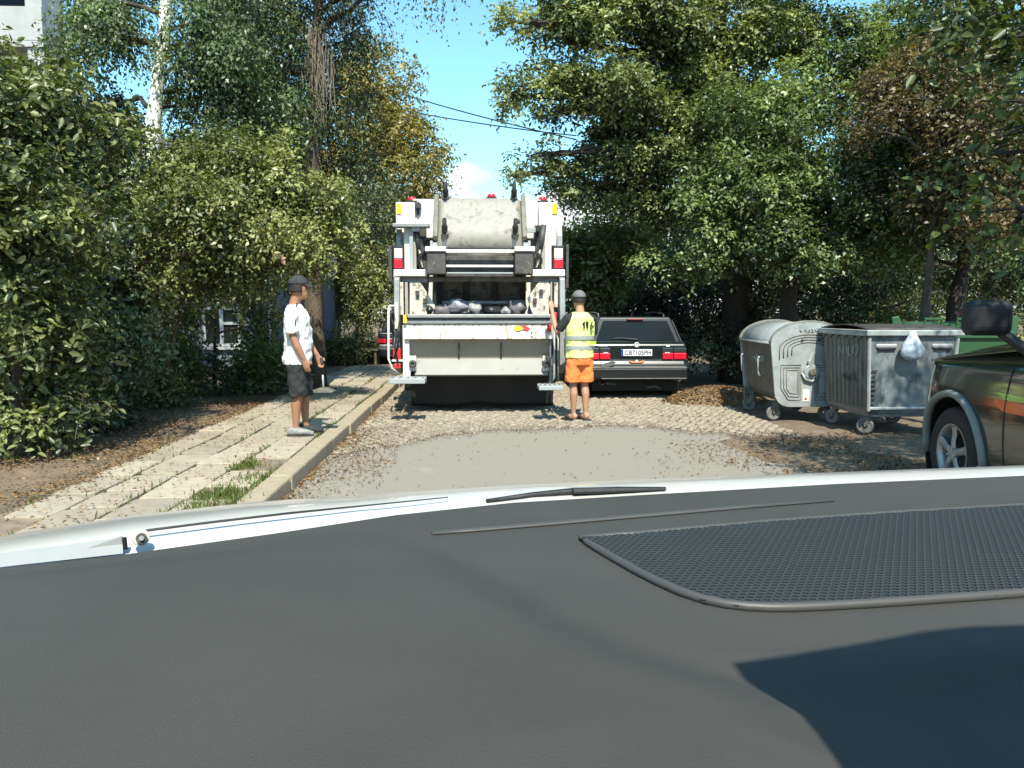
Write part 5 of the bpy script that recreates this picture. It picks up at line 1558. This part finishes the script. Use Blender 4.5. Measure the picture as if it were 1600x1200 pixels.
for fx, fy in ((.1, -.02), (-.105, .05)):
    s_ = MB().tube([(fx, fy - .085, .048), (fx, fy - .03, .058), (fx, fy + .08, .046), (fx, fy + .19, .028)], [(.04, .044), (.047, .054), (.05, .04), (.038, .024)], 12, sq=(1, 0, 0)).build('shoe', m_shoew if fx > 0 else m_cap, man, smooth=True)
    MB().tube([(fx, fy - .09, .008), (fx, fy, .008), (fx, fy + .09, .008), (fx, fy + .19, .008)], [(.036, .01), (.044, .01), (.052, .01), (.036, .01)], 12, sq=(1, 0, 0)).build('sole', m_shoeb, s_)

# grey scoop with short handle held in the far hand
sc_ = thing('litter_scoop', 'grey metal litter scoop hanging from the hand of the man in white', 'tool', p0 + Vector((.22, .18, .55)))
MB().tube([(0, 0, .29), (.01, 0, .2), (.012, .0, .1)], [.018, .016, .014], 10).build('grip', m_black, sc_, smooth=True)
MB().tube([(.012, 0, .11), (.015, 0, .0), (.02, 0, -.08)], .011, 8).build('shaft', m_galv, sc_, smooth=True)
MB().prism([(-.12, -.1), (.13, -.1), (.14, -.085), (.05, -.05), (-.02, -.05), (-.13, -.085)], 'y', -.09, .09).build('pan', m_galvd, sc_, bevel=.006)

# ---- worker in the yellow vest, seen from behind, one hand on the truck lever
p1 = onz(905, 657, 0)
wk = thing('person', 'worker in yellow reflective vest, orange shorts and grey cap beside the truck', 'person', p1, math.radians(16))
mb = MB()
head(mb, (0, .045, 1.63))
mb.tube([(0, -.01, 1.38), (0, -.005, 1.46), (0, .02, 1.55), (0, .03, 1.6)], [.075, .062, .056, .056], 12)
mb.tube([(0, 0, .86), (0, .01, .97), (0, .01, 1.12), (0, 0, 1.3), (0, -.01, 1.41)], [(.15, .115), (.15, .12), (.15, .115), (.17, .11), (.13, .08)], 16, sq=(1, 0, 0))
mb.tube([(-.18, 0, 1.39), (-.25, .03, 1.3), (-.3, .07, 1.2), (-.315, .15, 1.33), (-.325, .21, 1.5)], [.055, .048, .042, .04, .028], 12)
hand(mb, (-.325, .215, 1.51), (-.05, .25, 1), (.2, 1, 0), (1, 0, .2), .85)
mb.tube([(.18, 0, 1.39), (.215, .03, 1.27), (.225, .08, 1.13), (.18, .2, 1.04), (.12, .29, 1.02)], [.055, .05, .042, .04, .028], 12)
hand(mb, (.12, .295, 1.02), (-.4, 1, .1), (-1, -.2, 0), (0, .2, 1), .6)
leg(mb, (.085, 0, .84), (.085, .02, .48), (.085, -.02, .075), .96); foot(mb, (.085, -.02, .07), .25)
leg(mb, (-.085, 0, .84), (-.08, .03, .48), (-.075, .03, .075), .96); foot(mb, (-.075, .03, .07), .5)
skin_obj(mb, 'body', m_skin2, wk)
mb = MB()
mb.tube([(-.1, 0, 1.42), (-.18, .0, 1.385), (-.25, .03, 1.3), (-.285, .055, 1.235)], [.06, .072, .064, .06], 12)
mb.tube([(.1, 0, 1.42), (.18, 0, 1.385), (.215, .03, 1.27), (.222, .06, 1.18)], [.06, .07, .062, .06], 12)
mb.tube([(0, 0, .95), (0, .01, 1.12), (0, 0, 1.3), (0, -.012, 1.4), (0, -.01, 1.45)], [(.165, .13), (.165, .13), (.18, .125), (.15, .1), (.075, .07)], 16, sq=(1, 0, 0))
skin_obj(mb, 'tee_shirt', m_dtee, wk, .012, 4)
mb = MB()
vp = [(0, .0, .86), (0, .0, .95), (0, .01, 1.1), (0, .0, 1.28), (0, -.01, 1.4), (0, -.008, 1.475)]
mb.tube(vp, [(.198, .16), (.196, .155), (.196, .15), (.208, .147), (.192, .125), (.11, .085)], 20, sq=(1, 0, 0))
vs_ = skin_obj(mb, 'vest', m_vest, wk, .012, 4, .03)
for z in (1.0, 1.135):
    MB().tube([(0, .005, z - .025), (0, .005, z + .025)], [(.206, .163), (.206, .163)], 28, cap=False, sq=(1, 0, 0)).build('reflective_band', m_band, vs_, smooth=True)
for x, y in ((-.01, -.163), (.04, -.162)):
    d_ = MB().span(x - .007, x + .007, y - .012, y + .02, 1.26, 1.345).build('vest_digit', m_ink, vs_)
    MB().span(x - .02, x - .006, y - .011, y + .02, 1.32, 1.333).build('digit_flag', m_ink, d_)
MB().tube([(.105 + .0, -.168, 1.345), (.09, -.168, 1.325), (.082, -.168, 1.29), (.085, -.168, 1.268), (.1, -.168, 1.26), (.114, -.166, 1.27), (.116, -.166, 1.29), (.103, -.168, 1.303), (.088, -.168, 1.295)], [(.016, .007)] * 9, 6, sq=(0, 1, 0)).build('vest_digit', m_ink, vs_)
for x in (.0, .03, .055): MB().box((x, -.155, 1.375), (.022, .006, .016)).build('vest_mark', m_lime, vs_)
MB().box((.12, -.163, 1.07), (.09, .008, .03)).build('lime_print', m_lime, vs_)
mb = MB()
mb.tube([(0, 0, .93), (0, 0, .86), (0, 0, .76)], [(.165, .135), (.18, .145), (.18, .138)], 16, sq=(1, 0, 0))
mb.tube([(.085, 0, .82), (.095, .008, .68), (.1, .015, .53)], [.108, .108, .11], 14)
mb.tube([(-.085, 0, .82), (-.09, .015, .68), (-.095, .025, .53)], [.108, .108, .11], 14)
skin_obj(mb, 'shorts', m_oshort, wk, .012, 3, .03)
cap(wk, (0, .045, 1.65), m_capg)
MB().grid(lambda u, v: Vector((.083 * math.sin((u - .5) * 4.2), .045 - .1 * math.cos((u - .5) * 4.2), 1.675 - .07 * v)), 14, 5).build('hair', m_hair, wk, smooth=True, solid=.012)
for s in (-1, 1):
    MB().ell((s * .03, .128, 1.642), (.012, .008, .007), 8, 6).build('eye', m_eye, wk, smooth=True)
for fx, fy, yw in ((.085, -.02, .25), (-.075, .03, .5)):
    R_ = Matrix.Rotation(yw, 3, 'Z')
    g = lambda y, z: Vector((fx, fy, 0)) + R_ @ Vector((0, y, z))
    s_ = MB().tube([g(-.09, .012), g(0, .012), g(.1, .012), g(.19, .012)], [(.036, .012), (.042, .012), (.05, .012), (.036, .012)], 12, sq=R_ @ Vector((1, 0, 0))).build('slipper', m_shoeb, wk, smooth=True)
    MB().tube([g(.04, .045), g(.085, .05), g(.12, .04)], [(.05, .024), (.052, .026), (.05, .022)], 12, cap=False, sq=R_ @ Vector((1, 0, 0))).build('strap', m_cap, s_, smooth=True)


# ------------------------------------------------------------------ house, fence, building, signs
m_plaster = M('blue_grey_plaster', (.17, .19, .215), .9, var=.15, scale=3, bump=.3, bscale=50)
m_frame = M('white_window_frame', (.36, .39, .41), .6, var=.08)
m_concrete = M('facade_concrete', (.36, .37, .36), .85, var=.1, scale=2, bump=.2)
m_faced = M('facade_dark', (.11, .12, .12), .8, var=.1)
m_sign = M('sign_back', (.1, .11, .11), .5, metal=.4, var=.15)
m_roof = M('roof_tile', (.24, .1, .06), .85, var=.2, scale=14, bump=.5, bscale=25)
m_curt = M('net_curtain', (.3, .33, .36), .9, var=.5, scale=22, stretch=(1, 1, .3))

hY = 17.0
hx0, hx1 = at(120, 480, hY).x, at(470, 480, hY).x
ho = Vector(((hx0 + hx1) / 2, hY, .1))
house = thing('garden_house', 'low dark grey house with a white-framed window behind the bushes', 'house', ho)
w0, w1 = at(316, 480, hY), at(377, 541, hY)
wx0, wx1, wz1, wz0 = w0.x, w1.x, w0.z, w1.z
mb = MB()
mb.span(hx0, wx0, hY, hY + 4, 0, 2.75).span(wx1, hx1, hY, hY + 4, 0, 2.75).span(wx0, wx1, hY, hY + .3, 0, wz0).span(wx0, wx1, hY, hY + .3, wz1, 2.75)
mb.build('wall', m_plaster, house, org=ho)
MB().prism([(hY - .35, 2.72), (hY + 2.0, 3.5), (hY + 4.4, 2.72), (hY + 4.4, 2.62), (hY - .35, 2.62)], 'x', hx0 - .3, hx1 + .3).build('roof', m_roof, house, org=ho)
wn_ = MB()
fw = .06
wn_.span(wx0, wx1, hY - .02, hY + .05, wz1 - fw, wz1).span(wx0, wx1, hY - .02, hY + .05, wz0, wz0 + fw).span(wx0, wx0 + fw, hY - .02, hY + .05, wz0 + fw, wz1 - fw).span(wx1 - fw, wx1, hY - .02, hY + .05, wz0 + fw, wz1 - fw)
xm = wx0 + (wx1 - wx0) * .5
wn_.span(xm - .04, xm + .04, hY - .025, hY + .05, wz0 + fw, wz1 - fw).span(xm + .04, wx1 - fw, hY - .02, hY + .05, wz0 + .47, wz0 + .53)
win = wn_.build('window', m_frame, house, org=ho)
MB().span(wx0 + fw, xm - .04, hY + .02, hY + .03, wz0 + fw, wz1 - fw).build('pane', m_glass, win, org=ho)
MB().span(xm + .04, wx1 - fw, hY + .02, hY + .03, wz0 + fw, wz0 + .47).build('pane', m_glass, win, org=ho)
MB().span(xm + .04, wx1 - fw, hY + .02, hY + .03, wz0 + .53, wz1 - fw).build('pane', m_glass, win, org=ho)
MB().span(wx0 - .05, wx1 + .05, hY - .1, hY - .001, wz0 - .07, wz0 - .01).build('sill', m_concrete, win, org=ho)
d0, d1 = at(424, 478, hY), at(446, 590, hY)
dr = MB().span(d0.x, d1.x, hY - .03, hY - .004, .12, d0.z).build('door', m_faced, house, org=ho)
MB().span(d0.x - .06, d0.x, hY - .05, hY - .004, .12, d0.z + .06).build('door_frame', m_frame, dr, org=ho)
dp = at(402, 440, hY)
MB().tube([(dp.x, hY - .06, 2.65), (dp.x, hY - .06, .15)], .05, 8).build('downpipe', m_faced, house, org=ho)
# rendered garden wall beyond the ivy tree
gw = MB().span(at(500, 480, 22).x, at(530, 480, 22).x, 22, 22.25, .05, at(0, 470, 22).z).build('garden_wall', m_plaster, None, bevel=.02)
tag(gw, 'short grey rendered wall behind the ivy-grown trunk', 'wall')

# wooden stake fence
fo = Vector((at(550, 480, 20.5).x, 20.5, .1))
fence = thing('stake_fence', 'rough wooden stake fence at the end of the pavement', 'fence', fo)
rf = random.Random(8)
for px in (509, 516, 527, 540, 553, 565, 577, 588):
    b = at(px, 560, 20.5); h = 1.05 + rf.uniform(-.12, .12) + (.12 if px in (516, 540) else 0)
    MB().box((b.x, 20.5 + rf.uniform(-.05, .05), .08 + h / 2), (.075, .06, h), Matrix.Rotation(rf.uniform(-.05, .05), 3, 'Y')).build('stake', m_wood, fence, org=fo, bevel=.008)
for z in (.4, .8):
    MB().tube([(at(500, 560, 20.5).x, 20.55, z), (at(550, 560, 20.5).x, 20.54, z - .03), (at(596, 560, 20.5).x, 20.55, z + .02)], .018, 6).build('rail', m_wood, fence, org=fo)
bx = at(560, 575, 19.2)
bo = thing('wooden_bench', 'low wooden plank seat in front of the stake fence', 'bench', (bx.x, 19.6, .1))
MB().span(-.45, .45, -.12, .12, .38, .43).build('seat', m_wood, bo, bevel=.008)
for s in (-1, 1): MB().span(s * .38 - .03, s * .38 + .03, -.08, .08, 0, .38).build('leg', m_wood, bo, bevel=.006)

# round sign seen from behind on its post beside the ivy trunk
so = at(508, 415, 14.1)
sg = thing('road_sign', 'round grey road sign seen from behind on a slim post', 'sign', (so.x, 14.1, .12))
MB().disc((0, 0, so.z - .12), (0, 1, 0), .24, .02, 32).build('sign_plate', m_sign, sg, bevel=.004)
MB().tube([(-.08, .04, 0), (-.08, .04, so.z + .1)], .03, 10).build('post', m_sign, sg, smooth=True)
MB().span(-.06, .06, -.03, .03, so.z - .2, so.z - .16).build('clamp', m_galvd, sg)
# scrap of pale pink cloth caught in the branches
rc = MB().grid(lambda u, v: at(425 + 22 * u, 392 + 12 * u + 8 * v, 10.3) + Vector((0, .05 * math.sin(u * 9 + v * 4), .03 * math.sin(u * 7 + v * 5))), 8, 4)
tag(rc.build('cloth_scrap', M('pink_cloth', (.62, .36, .3), .8, var=.3, scale=14), None, smooth=True, solid=.004), 'small pink cloth scrap caught in the drooping tree', 'cloth')

# apartment building at the upper corner
aY = 24.0
ax1 = at(66, 40, aY).x
ao = Vector((ax1 - 7, aY + 6, .1))
apt = thing('apartment_building', 'grey concrete apartment building with balconies at the upper corner', 'building', ao)
MB().span(ax1 - 14, ax1 - 1.1, aY + 1.3, aY + 3.2, 0, 17).build('wall', m_concrete, apt, org=ao)
MB().span(ax1 - 14.2, ax1 - .9, aY + 1.1, aY + 3.4, 17, 17.3).build('roof', m_faced, apt, org=ao)
zb_ = at(0, 62, aY).z
for k in range(-2, 4):
    z = zb_ + k * 2.9
    if z < .5: continue
    bl = MB().span(ax1 - 6, ax1, aY, aY + 1.3, z - .18, z).build('balcony', m_concrete, apt, org=ao)
    MB().span(ax1 - 6, ax1, aY - .01, aY + .06, z - .95 + .95, z + .95).build('parapet', m_concrete, bl, org=ao)
    MB().span(ax1 - .5, ax1 - .02, aY + .07, aY + 1.29, z + .002, z + 2.7).build('screen_wall', m_concrete, bl, org=ao)
    for q in range(3):
        x = ax1 - 5.2 + q * 1.6
        wv = MB().span(x, x + 1.1, aY + 1.24, aY + 1.29, z + .3, z + 2.2).build('window', m_frame, apt, org=ao)
        MB().span(x + .06, x + 1.04, aY + 1.22, aY + 1.235, z + .36, z + 2.14).build('pane', m_glass, wv, org=ao)

# overhead cables
for nm, a, b, lb in (('overhead_cable', (560, 125, 30), (900, 218, 24), 'upper of two thin black cables crossing the sky gap'), ('overhead_cable', (560, 158, 30), (900, 212, 25), 'lower of two thin black cables crossing the sky gap')):
    A, B = at(*a), at(*b)
    tag(MB().tube([A.lerp(B, t) - Vector((0, 0, .35 * 4 * t * (1 - t) * .3)) for t in np.linspace(0, 1, 13)], .022, 5).build(nm, m_ink, None), lb, 'cable', 'overhead cables')

# heap of dry leaves and twigs behind the round-lidded bin
ho2 = at(1110, 625, 12.0)
mb = MB()
hp = random.Random(4)
def heap(u, v):
    r = v; a = u * 6.2832
    h = .3 * (1 - r * r) * (1 + .25 * math.sin(a * 3) * r)
    return Vector((ho2.x + .2 + .85 * r * math.cos(a), 12.35 + .5 * r * math.sin(a), -.05 + max(0, h) + .015 * math.sin(a * 7 + r * 12)))
mb.grid(heap, 40, 12)
hpo = mb.build('leaf_heap', M('mulch', (.2, .135, .08), .95, var=.5, scale=14, bump=1.0, bscale=40), None, smooth=True)
stuff(hpo, 'heap of dry brown leaves and twigs beside the round-lidded bin', 'leaf heap')
rr = np.random.default_rng(12); n = 3500
a_ = rr.random(n) * 6.283; r_ = np.sqrt(rr.random(n))
hp_pts = np.stack([ho2.x + .2 + .95 * r_ * np.cos(a_), 12.35 + .6 * r_ * np.sin(a_), -.04 + np.maximum(0, .3 * (1 - r_ ** 2))], 1)
scatter_flat('heap_leaves', hp_pts, .035, l_litter, 13, 'dry leaves lying on the brown leaf heap', 'fallen leaves', tilt=.9)


# ------------------------------------------------------------------ the viewer's own car: dashboard, bonnet, windscreen
m_dash = M('dashboard_plastic', (.05, .05, .046), .62, var=.12, scale=3, bump=.25, bscale=700, dirt=((.13, .13, .12), .7, 160), spec=.35)
m_dashtrim = M('dashboard_trim', (.06, .061, .06), .5, var=.06, scale=5)
m_mesh = M('grille_plastic', (.028, .034, .037), .55, var=.06)
m_hood = M('white_car_paint', (.5, .5, .475), .3, var=.02, coat=.6)
m_cowl = M('grey_cowl', (.3, .31, .31), .5, var=.08)
oc = thing('white_car', 'white car with dark grey dashboard from which the street is seen', 'car', (.35, .6, 0))
OO = oc.location.copy()
ZD = 1.17
BP = [(-250, 915), (0, 880), (200, 858), (450, 823), (620, 797), (800, 778), (1000, 766), (1300, 749), (1600, 736), (1850, 727)]
bw = [onz(a, b, ZD) for a, b in BP]
bxs = [p.x for p in bw]; bys = [p.y for p in bw]


def yb_(x):
    return float(np.interp(x, bxs, bys))


def poly(pts, z): return np.array([[onz(a, b, z).x, onz(a, b, z).y] for a, b in pts])


def sdist(P, line):
    """distance to polyline and side sign (>0 on the driver side)"""
    best = np.full(len(P), 1e9); sg_ = np.ones(len(P))
    for a, b in zip(line[:-1], line[1:]):
        ab = b - a
        t = np.clip(((P - a) @ ab) / (ab @ ab), 0, 1)
        q = a + t[:, None] * ab
        d = np.linalg.norm(P - q, axis=1)
        s = np.sign(ab[0] * (P[:, 1] - a[1]) - ab[1] * (P[:, 0] - a[0]))
        m = d < best
        best[m] = d[m]; sg_[m] = -s[m]
    return best * sg_


def sstep(x, a, b):
    t = np.clip((x - a) / (b - a), 0, 1); return t * t * (3 - 2 * t)


CL = poly([(380, 800), (480, 822), (560, 828), (640, 845), (720, 884), (800, 928), (900, 985), (1000, 1030), (1100, 1062), (1160, 1078), (1260, 1125), (1340, 1210), (1400, 1400)], ZD)
DL = poly([(1020, 975), (1080, 1010), (1150, 1030), (1260, 1038), (1375, 1032), (1500, 1015), (1750, 985), (1900, 970)], ZD)
NU, NV = 240, 150
U = np.linspace(-1.15, 1.75, NU + 1)
pts = []
for j in range(NV + 1):
    v = (j / NV)
    for x in U:
        y1 = yb_(x)
        pts.append((x, y1 + (.16 - y1) * v))
P = np.array(pts)
dC = sdist(P, CL)
dD = np.where(P[:, 0] < DL[0, 0], -.2, np.interp(P[:, 0], DL[:, 0], DL[:, 1]) - P[:, 1])
vv = np.repeat(np.linspace(0, 1, NV + 1), NU + 1)
z = np.full(len(P), ZD)
z -= .02 * sstep(-vv, -.03, 0)                                     # tucks under the glass
z += (.036 * sstep(dC, -.03, .10) + .012 * sstep(dC, .08, .3)) * sstep(vv, .04, .3)             # instrument cowl
wD = sstep(P[:, 0], DL[0, 0], DL[0, 0] + .22)
z -= wD * .028 * sstep(dD, .0, .05) * sstep(-dC, -.01, .03) + wD * .06 * sstep(dD, .1, .3) * sstep(-dC, -.01, .06)
z += .004 * np.exp(-((dD + .012) / .012) ** 2) * wD * sstep(-dC, -.02, .05)             # rolled edge of the pad
mb = MB()
mb.v = [(a, b, c) for (a, b), c in zip(P, z)]
mb.f = [(j * (NU + 1) + i, j * (NU + 1) + i + 1, (j + 1) * (NU + 1) + i + 1, (j + 1) * (NU + 1) + i) for j in range(NV) for i in range(NU)]
mb.build('dashboard', m_dash, oc, org=OO, smooth=True, fix=False)
dash = [c for c in oc.children if c.name.startswith('dashboard')][0]
MB().tube([onz(a, b, ZD + .002) for a, b in ((675, 833), (740, 828), (860, 818), (1000, 806), (1150, 793), (1300, 781))], [(.007, .003)] * 6, 8, sq=(0, 1, 0)).build('pad_seam', m_dashtrim, dash, org=OO, smooth=True)
# loudspeaker grille
G = [(905, 840), (1000, 833), (1200, 815), (1400, 801), (1640, 787), (1720, 783), (1740, 905), (1680, 921), (1500, 934), (1330, 945), (1230, 950), (1170, 949), (1100, 940), (1030, 912), (960, 873)]
Gw = [onz(a, b, ZD + .004) for a, b in G]
gp2 = np.array([[p.x, p.y] for p in Gw])


def inside(p, poly_):
    c = False; n = len(poly_); j = n - 1
    for i in range(n):
        if (poly_[i][1] > p[1]) != (poly_[j][1] > p[1]) and p[0] < (poly_[j][0] - poly_[i][0]) * (p[1] - poly_[i][1]) / (poly_[j][1] - poly_[i][1]) + poly_[i][0]:
            c = not c
        j = i
    return c


MB().add([(p.x, p.y, ZD + .0015) for p in Gw], [tuple(range(len(Gw)))]).build('grille_cavity', m_ink, dash, org=OO, fix=False)
mb = MB()
pitch = .0105
y = gp2[:, 1].min(); r_i = 0
while y < gp2[:, 1].max():
    x = gp2[:, 0].min() + (r_i % 2) * pitch / 2
    while x < gp2[:, 0].max():
        if inside((x, y), gp2):
            o = len(mb.v)
            for rr_, zz in ((.578, .006), (.40, .0065), (.37, .002)):
                for k in range(6):
                    a = math.radians(30 + 60 * k)
                    mb.v.append((x + pitch * rr_ * math.cos(a), y + pitch * rr_ * math.sin(a), ZD + zz))
            for q in (0, 1):
                for k in range(6):
                    mb.f.append((o + q * 6 + k, o + q * 6 + (k + 1) % 6, o + q * 6 + 6 + (k + 1) % 6, o + q * 6 + 6 + k))
        x += pitch
    y += pitch * .866; r_i += 1
stuff(mb.build('speaker_grille', m_mesh, dash, org=OO, fix=False))
fr = [Vector((p.x, p.y, ZD + .004)) for p in Gw[:6]]
fr2 = [Vector((p.x, p.y, ZD + .004)) for p in Gw[5:]] + [Vector((Gw[0].x, Gw[0].y, ZD + .004))]
MB().tube(fr, [(.004, .005)] * len(fr), 8, sq=(0, 0, 1)).build('grille_frame', m_dashtrim, dash, org=OO, smooth=True)
o = MB().tube(fr2, [(.006, .006)] * len(fr2), 10, sq=(0, 0, 1)).build('grille_frame', m_dashtrim, dash, org=OO, smooth=True, sub=1)

# bonnet
CR = [(-250, 885), (0, 838), (200, 806), (400, 784), (600, 771), (800, 758), (1000, 749), (1300, 738), (1600, 727), (1850, 720)]
mb = MB()
cols_ = np.linspace(-250, 1850, 60)
for px in cols_:
    pc = float(np.interp(px, [a for a, b in CR], [b for a, b in CR])); pb_ = float(np.interp(px, [a for a, b in BP], [b for a, b in BP]))
    y0 = onz(px, pb_, ZD).y
    for (dy, py) in ((.03, pb_ + 12), (.08, pb_ + .45 * (pc - pb_)), (.2, pb_ + .8 * (pc - pb_)), (.42, pc), (.62, pc + 1), (.85, pc + 14), (1.05, pc + 50), (1.12, pc + 130)):
        mb.v.append(tuple(at(px, py, y0 + dy)))
K = 8
mb.f = [(i * K + k, (i + 1) * K + k, (i + 1) * K + k + 1, i * K + k + 1) for i in range(len(cols_) - 1) for k in range(K - 1)]
mb.build('bonnet', m_hood, oc, org=OO, smooth=True, fix=False)


def near(px, py, dy=.06):
    pb_ = float(np.interp(px, [a for a, b in BP], [b for a, b in BP]))
    return at(px, py, onz(px, pb_, ZD).y + dy)


MB().tube([near(228, 829), near(330, 816), near(450, 802), near(560, 791), near(700, 777)], [(.0018, .002), (.0018, .002), (.0016, .002), (.0014, .0015), (.001, .001)], 6).build('bonnet_gap', m_ink, oc, org=OO)
MB().add([near(100, 868, .04), near(190, 838, .04), near(197, 856, .04)], [(0, 1, 2)]).build('cowl_corner', m_cowl, oc, org=OO, solid=.006)
MB().tube([near(194, 840, .035), near(196, 858, .035)], .0035, 6).build('cowl_gap', m_ink, oc, org=OO)
jet = MB().disc(near(220, 840, .03), near(220, 840, .03) - CAM, .012, .012, 20).build('wiper_cap', m_hood, oc, org=OO, bevel=.002)
MB().disc(near(221, 841, .02), near(220, 840, .03) - CAM, .0075, .006, 16).build('cap_ring', m_dsteel, jet, org=OO)
MB().disc(near(221, 841, .016), near(220, 840, .03) - CAM, .0035, .006, 12).build('cap_bolt', m_chrome, jet, org=OO)
wp = MB().tube([near(760, 783, .05), near(830, 774, .06), near(895, 768, .06), near(965, 765, .06), near(1040, 763, .06)], [.004, .006, .007, .006, .003], 8).build('wiper', m_black, oc, org=OO, smooth=True)
a_, b_p = near(895, 767, .05), near(1040, 764, .05)
MB().tube([a_, a_.lerp(b_p, .3), b_p], [(.008, .006), (.007, .006), (.003, .003)], 6).build('wiper_blade', m_black, wp, org=OO)

# windscreen glass
gl = bpy.data.materials.new('windscreen_glass'); gl.use_nodes = True
gn, gk = gl.node_tree.nodes, gl.node_tree.links
gn.remove(gn['Principled BSDF'])
tr_ = gn.new('ShaderNodeBsdfTransparent'); tr_.inputs[0].default_value = (.985, .995, .99, 1)
gg = gn.new('ShaderNodeBsdfGlossy'); gg.inputs['Roughness'].default_value = 0.0
gm = gn.new('ShaderNodeMixShader'); gm.inputs[0].default_value = .004
gk.new(tr_.outputs[0], gm.inputs[1]); gk.new(gg.outputs[0], gm.inputs[2]); gk.new(gm.outputs[0], gn['Material Output'].inputs['Surface'])
mb = MB()
xs_ = np.linspace(-1.1, 1.7, 40)
for x in xs_:
    yb0 = yb_(x) + .012
    for t in np.linspace(0, 1, 10):
        xc = .35 + (x - .35) * (1 - .14 * t)
        mb.v.append((xc, yb0 - .95 * t - .05 * math.sin(math.pi * t), ZD - .012 + .86 * t + .03 * math.sin(math.pi * t)))
mb.f = [(i * 10 + k, (i + 1) * 10 + k, (i + 1) * 10 + k + 1, i * 10 + k + 1) for i in range(39) for k in range(9)]
mb.build('windscreen', gl, oc, org=OO, smooth=True, fix=False)
# unseen panel added overhead, cut to shape the shadow on the near dashboard corner
SH = [(1160, 1070), (1245, 1060), (1330, 1044), (1400, 1030), (1470, 1016), (1540, 1008), (1620, 1006), (1900, 990), (4200, 990), (4200, 5200), (2300, 5200), (1500, 1700), (1330, 1260), (1290, 1195), (1230, 1115)]
ZR = 2.0
def up(p): return p - SUN_DIR * ((ZR - p.z) / -SUN_DIR.z)
rp_ = [up(onz(a, b, ZD - .01)) for a, b in SH]
MB().prism([(p.x, p.y) for p in rp_], 'z', ZR, ZR + .04).build('roof', m_hood, oc, org=OO)  # stands in for the roof only as a shadow caster

door_x = 1.42
MB().span(door_x, door_x + .05, -1.2, .95, .45, 1.12).build('door_panel', m_dash, oc, org=OO, bevel=.015)
mb = MB()
cw = np.linspace(-250, 192, 14)
for px in cw:
    pc = float(np.interp(px, [a for a, b in CR], [b for a, b in CR])); pb_ = float(np.interp(px, [a for a, b in BP], [b for a, b in BP]))
    mb.v += [tuple(near(px, pc + (pb_ - pc) * .62, .05)), tuple(near(px, pb_ + 6, .02))]
mb.f = [(2 * i, 2 * i + 2, 2 * i + 3, 2 * i + 1) for i in range(len(cw) - 1)]
mb.build('cowl', m_cowl, oc, org=OO, fix=False)

MB().span(-1.15, 1.75, -2.8, -.42, 2.06, 2.11).build('rear_roof', m_hood, oc, org=OO, bevel=.015)
MB().span(-1.2, -1.15, -1.6, .3, .45, 1.15).build('door_panel', m_dash, oc, org=OO, bevel=.015)
for sx0 in (-.05, .75):
    MB().span(sx0 - .26, sx0 + .26, -.95, -.75, .75, 1.35).build('seat_back', m_dash, oc, org=OO, bevel=.05, seg=3)

# the tree-lined street goes on behind the viewer
tv = [(-7, -13, 3.2, 3, 3, 3.2), (-13, -9, 3, 3.5, 3, 3), (-3, -24, 3.4, 3.5, 3, 3.6), (4, -25, 3.2, 3.5, 3, 3.4), (9, -14, 3.4, 3, 3, 3.4), (15, -9, 3.2, 4, 4, 3.4), (-18, -2, 3, 4, 4, 3.2), (18, 0, 3, 4, 4, 3.4)]
V, tint_, _q = crown_leaves(tv, 40000, .28, 99, sub=1.0, twig=.8)
stuff(link('treeline', fast_quads('treeline', V, l_mid, tint_)))
